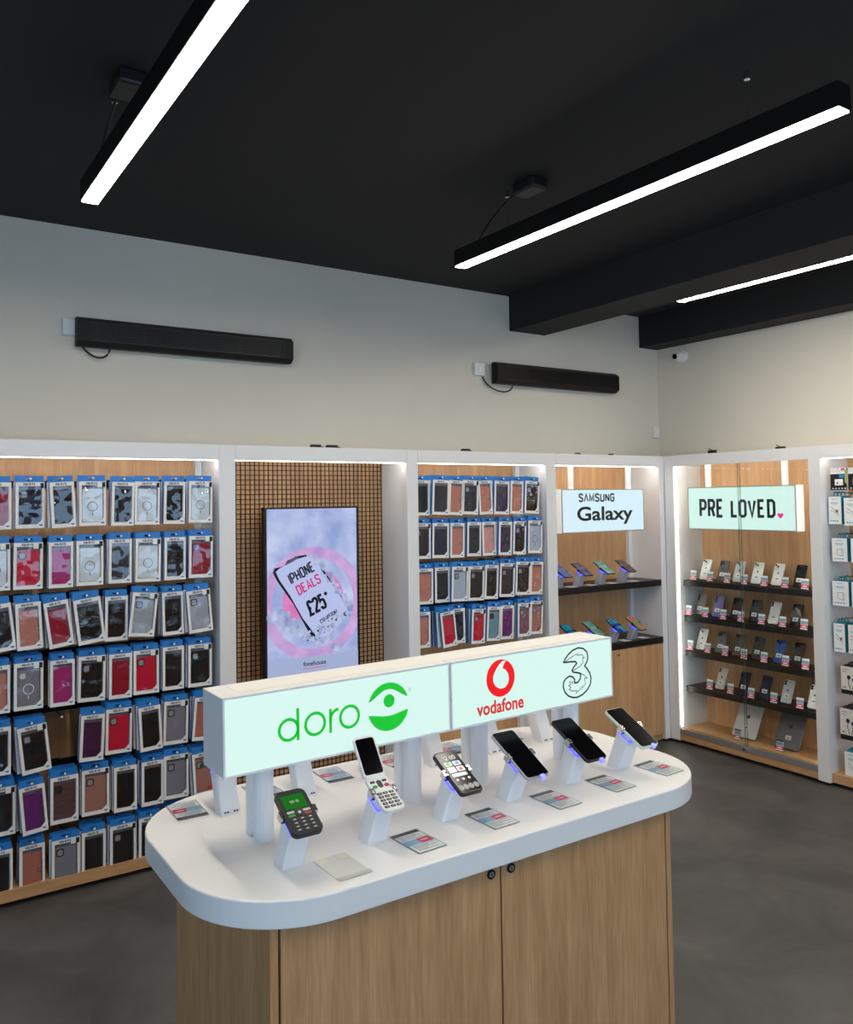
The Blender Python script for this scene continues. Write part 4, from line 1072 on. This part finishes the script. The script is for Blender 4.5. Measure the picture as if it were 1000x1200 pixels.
# ------------------------------------------------------------------ price cards on the counter
def price_card(label, x, y, z, rz, group, blank=False, w=.08, L=.122, skew=0.0):
    t = thing('price_card', label, 'price card', (x, y, z), (0, 0, rz+skew), group)
    MB().prism_z([(-w/2, -L/2), (w/2, -L/2), (w/2, L/2), (-w/2, L/2)], .0004, .0010).build('acrylic_base', ACRYL, t)
    if blank:
        MB().prism_z([(-w/2+.004, L/2-.03), (-w/2+.028, L/2-.03), (-w/2+.028, L/2-.006), (-w/2+.004, L/2-.006)], .0012, .0015).build('adhesive_pad', mat('adhesive_pad', (214, 212, 196), .6), t)
        MB().prism_z([(w/2-.028, L/2-.03), (w/2-.004, L/2-.03), (w/2-.004, L/2-.006), (w/2-.028, L/2-.006)], .0012, .0015).build('adhesive_pad', mat('adhesive_pad', (214, 212, 196), .6), t)
        MB().prism_z([(-w/2+.001, -L/2+.001), (w/2-.001, -L/2+.001), (w/2-.001, L/2-.001), (-w/2+.001, L/2-.001)], .0010, .0011).build('sheet', mat('blank_sheet', (206, 206, 198), .35), t)
        MB().prism_z([(-w/2, -L/2), (w/2, -L/2), (w/2, -L/2+.012), (-w/2, -L/2+.012)], .0012, .004).build('lip', ACRYL, t)
        return t
    plate('dark_border', [(-w/2+.0015, -L/2+.0025), (w/2-.0015, -L/2+.0025), (w/2-.0015, L/2-.0015), (-w/2+.0015, L/2-.0015)], .00102, PDARK, t, .0003)
    c = plate('card', [(-w/2+.003, -L/2+.004), (w/2-.003, -L/2+.004), (w/2-.003, L/2-.003), (-w/2+.003, L/2-.003)], .0011, PAPER, t, .0006)
    z1 = .0018
    plate('header_print', [(-w/2+.003, L/2-.018), (w/2-.003, L/2-.018), (w/2-.003, L/2-.003), (-w/2+.003, L/2-.003)], z1, PDARK, c, .0002)
    plate('blue_panel_print', [(-w/2+.004, -.016), (0, -.016), (0, .012), (-w/2+.004, .012)], z1, PBLUE, c, .0002)
    plate('pink_panel_print', [(0.001, -.016), (w/2-.004, -.016), (w/2-.004, .012), (.001, .012)], z1, PINK, c, .0002)
    m_ = MB()
    for k, (yy, xa, xb) in enumerate(((.036, -.03, .02), (.030, -.03, .028), (.024, -.03, .012), (.018, -.03, .025), (-.022, -.03, .028), (-.028, -.03, .01), (-.034, -.03, .028), (-.041, -.03, .0), (-.047, -.03, .024))):
        m_.prism_z([(xa, yy-.0012), (xb, yy-.0012), (xb, yy+.0012), (xa, yy+.0012)], z1, z1+.0002)
    m_.build('text_print', PGREY, c)
    m_ = MB()
    for xa, xb in ((.008, .028),): m_.prism_z([(xa, -.0035), (xb, -.0035), (xb, .0005), (xa, .0005)], z1+.0002, z1+.0004)
    m_.build('price_print', PAPER, c)
    MB().prism_z([(-w/2+.001, -L/2+.001), (w/2-.001, -L/2+.001), (w/2-.001, L/2-.001), (-w/2+.001, L/2-.001)], .0026, .0034).build('acrylic_cover', ACRYL, t)
    return t
price_card('blank clear card holder beside the keypad phone stand', -3.833, -2.36, ZT, 0, 'cards on the counter front', True, skew=.03)
for i, (x, y, lab) in enumerate(((-3.627, -2.343, 'price card between the flip phone and the 12:00 phone'), (-3.403, -2.334, 'price card in front of the 12:00 phone, to its right'),
                              (-3.19, -2.33, 'price card right of the silver-edged smartphone stand'), (-2.983, -2.325, 'price card right of the black-edged smartphone stand'), (-2.775, -2.315, 'price card at the right rounded end of the counter'))):
    price_card(lab, x, y, ZT, 0, 'cards on the counter front', skew=(.06, .03, .02, .03, .06)[i])
for i, (x, y) in enumerate(((-4.003, -1.833), (-3.785, -1.81), (-3.57, -1.806), (-3.36, -1.80), (-3.15, -1.80), (-2.94, -1.80))):
    price_card('%s price card from the left along the counter back edge' % ORD[i], x, y, ZT, PI, 'cards on the counter back', skew=-.04 if i % 2 == 0 else .03)

# ================================================================== phones on the black shelves of the corner unit
SAMC = [[((110, 130, 190), (80, 100, 200)), ((120, 128, 160), (60, 70, 110)), ((150, 215, 200), (90, 180, 165)), ((120, 95, 98), (90, 60, 66))],
        [((40, 90, 150), (30, 170, 190)), ((140, 205, 175), (110, 160, 160)), ((40, 60, 170), (70, 170, 200)), ((110, 180, 60), (230, 110, 120))]]
def gradient(name, c1, c2):
    m = bpy.data.materials.new(name); m.use_nodes = True; nt = m.node_tree; b = nt.nodes['Principled BSDF']
    tc = nt.nodes.new('ShaderNodeTexCoord'); n_ = nt.nodes.new('ShaderNodeTexNoise'); n_.inputs['Scale'].default_value = 22; n_.inputs['Detail'].default_value = 1
    nt.links.new(tc.outputs['Object'], n_.inputs['Vector']); rp = nt.nodes.new('ShaderNodeValToRGB')
    rp.color_ramp.elements[0].position = .4; rp.color_ramp.elements[1].position = .6
    rp.color_ramp.elements[0].color = lin(c1)+(1,); rp.color_ramp.elements[1].color = lin(c2)+(1,)
    nt.links.new(n_.outputs['Fac'], rp.inputs['Fac']); nt.links.new(rp.outputs['Color'], b.inputs['Emission Color'])
    b.inputs['Base Color'].default_value = (.01, .01, .012, 1); b.inputs['Emission Strength'].default_value = .3; b.inputs['Roughness'].default_value = .15
    return m
STG = mat('stand_grey', (190, 192, 196), .4)
SNAME = [['periwinkle', 'grey-blue', 'pale green', 'brown-grey'], ['blue-green', 'mint green', 'deep blue', 'green and red']]
for r_, (zz, pts) in enumerate(((1.13, [(115, 343), (285, 326), (470, 310), (650, 293)]), (.732, [(190, 845), (380, 825), (575, 797), (735, 770)]))):
    for k, (px, py) in enumerate(pts):
        p = on(2, zz, 640+px/7.143, 640+py/7.143)
        x = (-1.005, -.80, -.59, -.375)[k] if False else p.x
        y = .07
        p = on(1, y-.024, 640+px/7.143, 640+py/7.143); x = max(p.x, -.985)
        sh = 'upper' if r_ == 0 else 'lower'
        make_stand('shelf_phone_stand', 'grey stand under the %s-screen phone on the %s black shelf' % (SNAME[r_][k], sh), (x, y, zz), 0, 'stands on the black phone shelves', wb=.052, db=.05, hgt=.088, lean=.034, clamp_w=.074, tail=False, col=STG)
        t = phone_base('shelf_smartphone', 'smartphone with %s screen on the %s black shelf' % (SNAME[r_][k], sh), x, y-.034-.006-.004, zz+.088+.0225-.002, .074, .158, .008, 0, PB, 'phones on the black shelves')
        plate('screen', rrect(-.0345, .0345, -.0765, .0765, .007), .008, gradient('wallpaper_%s' % SNAME[r_][k], *SAMC[r_][k]), t)
        if x+.075 < -.12:
            t = thing('shelf_price_card', 'price card right of the %s-screen phone on the %s shelf' % (SNAME[r_][k], sh), 'price card', (x+.098, y-.01, zz), (0, 0, 0), 'cards on the black phone shelves')
            plate('acrylic_base', [(-.038, -.05), (.038, -.05), (.038, .05), (-.038, .05)], .0005, ACRYL, t, .001)
            c = plate('card', [(-.035, -.047), (.035, -.047), (.035, .047), (-.035, .047)], .0017, PAPER, t, .0006)
            plate('header_print', [(-.035, .032), (.035, .032), (.035, .047), (-.035, .047)], .0024, PDARK, c, .0002)

# ================================================================== used phones in the glass cabinet
APPLE = MB()
_ap = [(0, .62), (.18, .74), (.42, .74), (.66, .58), (.52, .38), (.54, .10), (.74, -.10), (.56, -.52), (.34, -.72), (.12, -.64), (0, -.60), (-.14, -.64), (-.36, -.72), (-.6, -.44), (-.74, -.02), (-.70, .42), (-.46, .70), (-.2, .72)]
APPLE.prism_y(ccw(_ap), -.0006, 0, back=False); APPLE.prism_y(ccw([(.02, .82), (.12, 1.1), (.36, 1.2), (.28, .94)]), -.0006, 0, back=False)
for i, v in enumerate(APPLE.v): APPLE.v[i] = (v[0]*.0085, v[1], v[2]*.0085)
APME = APPLE.mesh('fruit_emblem')
LOGOM = mat('emblem_grey', (120, 120, 122), .25, .6)
STICK = mat('sticker_white', (232, 232, 226), .6)
def stand_up(cat, name, label, y, z, xb, w, L, th_, body, lean, group, cams=3, logo=True, sticker=True, logo_s=1.0, camsq=False):
    """device leaning back on a clear easel, its back to the room; local front is -y"""
    t = thing(name, label, cat, (xb, y, z), RZ, group)
    piv = bpy.data.objects
    rot = (-lean, 0, 0)
    o = MB().prism_y(rrect(-w/2, w/2, 0, L, .010 if L < .2 else .012, 5), 0, th_).build('body', body, t, loc=(0, 0, .012), rot=rot, bevel=.0012)
    if cams:
        if camsq:
            blk = MB().prism_y(rrect(-w/2+.004, -w/2+.036, L-.038, L-.005, .007, 4), -.0015, 0).build('camera_block', body, o)
        pos = [(-w/2+.012, L-.013), (-w/2+.027, L-.022) if camsq else (-w/2+.012, L-.028), (-w/2+.012, L-.031) if camsq else (-w/2+.012, L-.043)][:cams]
        for cx_, cz_ in pos:
            MB().prism_y(ell(cx_, cz_, .0062, .0062, 12), -.0030, 0).build('camera_lens', SCREENB, o)
    if logo:
        lo = linkc('fruit_emblem', APME, LOGOM, o, (0, 0, L*.55)); lo.scale = (logo_s, 1, logo_s)
    if sticker:
        st = MB().prism_y([(-.019, L*.22), (.019, L*.22), (.019, L*.22+.026), (-.019, L*.22+.026)], -.0005, 0, back=False).build('stock_sticker', STICK, o)
        MB().prism_y([(-.010, L*.22+.008), (.010, L*.22+.008), (.010, L*.22+.014), (-.010, L*.22+.014)], -.0007, -.0004, back=False).build('sticker_print', PDARK, o)
    # easel
    e = MB(); ew = w*.62
    e.box(-ew/2, -ew/2+.004, -.022, .055, .0, .003); e.box(ew/2-.004, ew/2, -.022, .055, .0, .003)
    e.box(-ew/2, -ew/2+.004, -.022, -.019, .0, .022); e.box(ew/2-.004, ew/2, -.022, -.019, .0, .022)
    s_, c_ = math.sin(lean), math.cos(lean)
    hh = L*.55
    for xx in (-ew/2, ew/2-.004):
        y0_, y1_ = th_/c_+.002, th_/c_+.002+hh*s_
        e.quad([(xx, y0_, .003), (xx+.004, y0_, .003), (xx+.004, y1_+.002, hh*c_), (xx, y1_+.002, hh*c_)]); e.quad([(xx, y0_+.003, .003), (xx, y1_+.005, hh*c_), (xx+.004, y1_+.005, hh*c_), (xx+.004, y0_+.003, .003)])
    e.box(-ew/2, ew/2, -.019, th_+.008, .006, .009)
    e.build('clear_easel', ACRYL, t)
    return t
def tag_card(label, y, z, x, group, dark=False):
    t = thing('price_tag', label, 'price tag', (x, y, z), RZ, group); t.scale = (1.3, 1.0, 1.28)
    rot = (-.22, 0, 0)
    h = MB(); h.box(-.0205, .0205, .001, .0022, .003, .058)
    h.build('holder', ACRYL, t, rot=rot)
    MB().box(-.0205, .0205, -.006, .022, 0, .002).build('foot', ACRYL, t)
    c = MB().box(-.0185, .0185, -.0002, .0008, .006, .056).build('card', PAPER, t, rot=rot)
    MB().quad([(-.0185, -.0005, .030), (.0185, -.0005, .030), (.0185, -.0005, .046), (-.0185, -.0005, .046)]).build('blue_print', PBLUE, c)
    MB().quad([(-.0185, -.0005, .011), (.0185, -.0005, .011), (.0185, -.0005, .028), (-.0185, -.0005, .028)]).build('pink_print', PINK, c)
    MB().quad([(-.011, -.0008, .016), (.011, -.0008, .016), (.011, -.0008, .022), (-.011, -.0008, .022)]).build('price_print', PAPER, c)
    m_ = MB()
    for zz in (.034, .038, .042): m_.quad([(-.014, -.0008, zz), (.012, -.0008, zz), (.012, -.0008, zz+.0018), (-.014, -.0008, zz+.0018)])
    m_.build('text_print', PDARK if dark else PGREY, c)
    if dark: MB().quad([(-.0185, -.0006, .048), (.0185, -.0006, .048), (.0185, -.0006, .056), (-.0185, -.0006, .056)]).build('header_print', PDARK, c)
    return t
UPC = {'white': (226, 226, 222), 'slate': (84, 84, 84), 'silver': (196, 200, 202), 'black': (20, 20, 22), 'grey': (96, 98, 102), 'lavender': (116, 116, 166), 'sage': (84, 86, 78), 'forest': (52, 60, 52), 'blue': (28, 84, 156), 'champagne': (206, 200, 186), 'navy': (28, 32, 58)}
UPM = {k: mat('used_phone_'+k, v, .3, 0.0, coat=.3) for k, v in UPC.items()}
A = lambda x, y: (790+x/5.882, 640+y/5.882)
B = lambda x, y: (790+x/5.882, 740+y/5.882)
USED = [
 (0, A, [((200, 212), 'white'), ((318, 218), 'slate'), ((430, 228), 'silver'), ((557, 242), 'white'), ((698, 252), 'white'), ((850, 262), 'black')], [(130, 218), (245, 235), (362, 245), (480, 250), (618, 265), (762, 275), (900, 290)]),
 (1, A, [((165, 460), 'grey'), ((285, 470), 'lavender'), ((410, 485), 'black'), ((540, 505), 'black'), ((675, 520), 'white'), ((825, 535), 'black')], [(96, 468), (212, 485), (335, 495), (458, 512), (600, 530), (745, 550), (893, 568)]),
 (2, B, [((175, 110), 'white'), ((305, 130), 'grey'), ((425, 145), 'sage'), ((560, 170), 'forest'), ((710, 195), 'blue'), ((840, 235), 'black')], [(108, 122), (228, 142), (348, 163), (478, 182), (617, 207), (765, 232), (903, 260)]),
 (3, B, [((310, 380), 'champagne'), ((465, 405), 'navy'), ((612, 440), 'navy'), ((765, 475), 'silver'), ((950, 512), 'white')], [(243, 390), (385, 420), (528, 452), (685, 486), (865, 525)])]
SHN = ['top', 'second', 'third', 'fourth']
for si, fn, phs, tags in USED:
    z = SHZ[si]
    for k, ((px, py), colr) in enumerate(phs):
        p = on(0, .125, *fn(px, py))
        y = max(-1.04, min(-.12, p.y))
        stand_up('phone', 'used_phone', '%s used phone, %s from the left on the %s cabinet shelf' % (colr, ORD[k], SHN[si]), y, z, .128, .071, .147, .008, UPM[colr], .42, 'used phones in the glass cabinet', cams=3 if colr in ('slate', 'grey', 'black', 'forest', 'lavender') else 2, camsq=(si in (0, 2) and colr != 'lavender'), logo=not (si == 1))
    for k, q in enumerate(tags):
        p = on(0, .085, *fn(*q)); y = max(-1.065, min(-.105, p.y))
        tag_card('%s price tag from the left on the %s cabinet shelf' % (ORD[k], SHN[si]), y, z, .086, 'price tags in the glass cabinet')
for k, (u, v, colr, tx, ty) in enumerate(((872, 868, (214, 214, 210), 433, 760), (921.5, 880, (112, 112, 114), 725, 840))):
    p = on(0, .13, u, v)
    stand_up('tablet', 'tablet', ('silver' if k == 0 else 'dark grey')+' tablet on the bottom shelf of the glass cabinet', p.y, .105, .125, .178, .252, .007, mat('tablet_%d' % k, colr, .35, .15), .5, 'tablets in the glass cabinet', cams=1, logo=True, logo_s=1.9, sticker=True)
    p = on(0, .06, *B(tx, ty))
    tag_card('price tag leaning in front of the %s tablet' % ('silver' if k == 0 else 'dark grey'), p.y, .105, .065, 'price tags by the tablets', True)

# ================================================================== hanging gadgets in the right unit
XG = .06
G_LINE = mat('print_line_grey', (120, 112, 110), .6); G_TEALP = mat('print_teal', (60, 170, 185), .6); G_WARM = mat('box_warm_white', (222, 217, 208), .55); G_TAN = mat('box_tan', (170, 120, 80), .6)
def rail_and_hook(yl, w, z):
    yc = yl-w/2
    o = MB().tube([(.296, 0, 0), (XG+.004, 0, 0), (XG-.006, 0, .005)], .0025, 6).build('hook', BLKM, rb2, loc=(0, yc-rb2.location.y, z))
def gadget(label, u, v0, v1, w, kind, dep=.03, nb=1, cat='gadget box', k0=0):
    a = on(0, XG, u, v0); b = on(0, XG, u, v1)
    h = a.z-b.z; yl = min(a.y, YP[1][1]-.012); yc = yl-w/2
    t = thing('gadget_box', label, cat, (XG, yc, b.z), RZ, 'gadget boxes in the right unit')
    front, side = {'teal': (PAPER, TEAL), 'card': (BLK, BLK), 'audio': (G_WARM, BLK)}[kind]
    hw_ = w/2
    if kind == 'card':
        MB().box(-hw_, hw_, 0, .002, 0, h).build('backing_card', BLK, t)
        MB().box(-hw_, hw_, -.0004, 0, h*.72, h+.0).build('header_print', PAPER, t)
        MB().box(-hw_*.35, hw_*.6, -.012, -.0002, h*.2, h*.48).build('adapter', PAPER, t, bevel=.003)
        MB().box(-hw_*.05, hw_*.08, -.0125, -.012, h*.26, h*.36).build('memory_card', BLK, t)
        MB().box(hw_*.1, hw_*.7, -.0006, 0, h*.55, h*.68).build('blue_print', BLUE, t); MB().box(hw_*.35, hw_*.8, -.0008, -.0002, h*.88, h*.97).build('pink_print', PINK, t)
        MB().box(hw_*.8, hw_, -.0008, -.0002, h*.3, h*.9).build('green_print', mat('print_lime', (150, 190, 60), .6), t)
        m_ = MB()
        for i in range(5): m_.box(-hw_*.8+i*hw_*.38, -hw_*.8+i*hw_*.38+hw_*.2, -.0006, 0, h*.05, h*.1)
        m_.build('symbol_print', PAPER, t)
    else:
        MB().box(-hw_, hw_, .001, dep, 0, h).build('carton', side, t)
        fr = MB().box(-hw_, hw_, -.0002, .001, 0 if kind != 'audio' else h*.16, h).build('front_panel', front, t)
        if kind == 'audio':
            MB().box(-hw_, hw_, -.0002, .001, 0, h*.16).build('base_band', BLK, t)
            m_ = MB(); m_.prism_y(ell(-hw_*.15, h*.62, .011, .013, 14), -.001, -.0003, back=False); m_.prism_y(ell(hw_*.4, h*.55, .011, .013, 14), -.001, -.0003, back=False)
            m_.ribbon([(-hw_*.15, h*.6), (-hw_*.2, h*.4), (0, h*.2)], .004, -.0006); m_.ribbon([(hw_*.4, h*.55), (hw_*.35, h*.36), (hw_*.2, h*.2)], .004, -.0006)
            m_.build('earphone_print', INK, fr)
            MB().box(-hw_*.8, -hw_*.5, -.0005, 0, h*.22, h*.27).build('accent_print', G_TAN, fr)
            m_ = MB(); m_.box(-hw_*.8, -hw_*.2, -.0004, 0, h*.88, h*.9); m_.box(-hw_*.8, -hw_*.35, -.0004, 0, h*.8, h*.82); m_.build('text_print', G_LINE, fr)
        else:
            m_ = MB(); m_.box(-hw_*.5, hw_*.45, -.0004, 0, h*.9, h*.915); m_.build('maker_print', G_LINE, fr)
            m_ = MB(); m_.box(-hw_*.6, hw_*.55, -.0004, 0, h*.76, h*.785); m_.box(-hw_*.45, hw_*.4, -.0004, 0, h*.71, h*.73); m_.build('title_print', G_TEALP, fr)
            m_ = MB()
            if k0 % 2: m_.ribbon([(-hw_*.35, h*.3), (-hw_*.35, h*.52), (hw_*.3, h*.55), (hw_*.45, h*.5), (hw_*.45, h*.26), (hw_*.3, h*.24)], .0022, -.0004, True); m_.ribbon([(hw_*.28, h*.25), (hw_*.28, h*.54)], .0022, -.0004)
            else: m_.ribbon([(-hw_*.6, h*.62), (-hw_*.1, h*.52), (hw_*.6, h*.36)], .003, -.0004); m_.ribbon([(-hw_*.7, h*.5), (0, h*.42), (hw_*.6, h*.28)], .002, -.0004); m_.box(hw_*.1, hw_*.5, -.0006, 0, h*.42, h*.52)
            m_.build('drawing_print', G_LINE, fr)
            m_ = MB()
            for i in range(4): m_.box(-hw_*.75+i*hw_*.34, -hw_*.75+i*hw_*.34+hw_*.22, -.0004, 0, h*.09, h*.14)
            m_.build('symbol_print', G_TEALP, fr)
        # hang loop
        MB().tube([(hw_*.35*math.cos(PI*i/10), dep*.5, h+.001+.026*math.sin(PI*i/10)) for i in range(11)], .003, 6).build('hang_loop', side, t)
    yy = .0
    for n_ in range(nb):
        d_ = dep+.006+n_*(dep+.006)
        if kind != 'card':
            ww = hw_; o = MB().box(-ww, ww, 0, dep, 0, h).build('gadget_stock_box', side, None, loc=(XG+d_, yc+.004, b.z+.002), rot=RZ)
            tag(o, 'box behind the '+label, cat, 'gadget boxes in the right unit')
            MB().tube([(hw_*.35*math.cos(PI*i/10), dep*.5, h+.001+.026*math.sin(PI*i/10)) for i in range(11)], .003, 6).build('hang_loop', side, o)
    rail_and_hook(yl, w, a.z+(.022 if kind != 'card' else -.008))
gadget('memory card pack, top row of the right unit', 973, 548.5, 574.5, .098, 'card', nb=0, cat='memory card pack')
gadget('memory card pack cut off by the frame, top row right', 994, 548, 574, .098, 'card', nb=0, cat='memory card pack')
gadget('tall white and teal cable box below the memory cards', 968.5, 582, 614, .078, 'teal', .035, 2, k0=0)
gadget('white and teal box at the frame edge below the memory cards', 989, 583.5, 616, .095, 'teal', .035, 2, k0=0)
gadget('square white charger box, third row of the right unit', 975, 630.5, 657.5, .092, 'teal', .03, 2, k0=1)
gadget('white charger box at the frame edge, third row', 997, 631, 659, .092, 'teal', .03, 2, k0=1)
gadget('square white charger box, fourth row of the right unit', 975.5, 680.5, 709, .098, 'teal', .03, 2, k0=1)
gadget('white charger box at the frame edge, fourth row', 998, 682, 711, .095, 'teal', .03, 2, k0=1)
gadget('narrow white cable box, fifth row of the right unit', 977, 730, 763, .068, 'teal', .03, 2, k0=0)
gadget('white cable box at the frame edge, fifth row', 994, 732, 765, .070, 'teal', .03, 2, k0=0)
gadget('earbud box with black base, sixth row of the right unit', 985.5, 780, 812, .11, 'audio', .04, 1)
gadget('wired earphone box with black base, seventh row', 984.5, 829, 865, .11, 'audio', .04, 1)
gadget('white and teal box low in the right unit, bottom row', 990, 880, 914, .09, 'teal', .04, 1, k0=0)
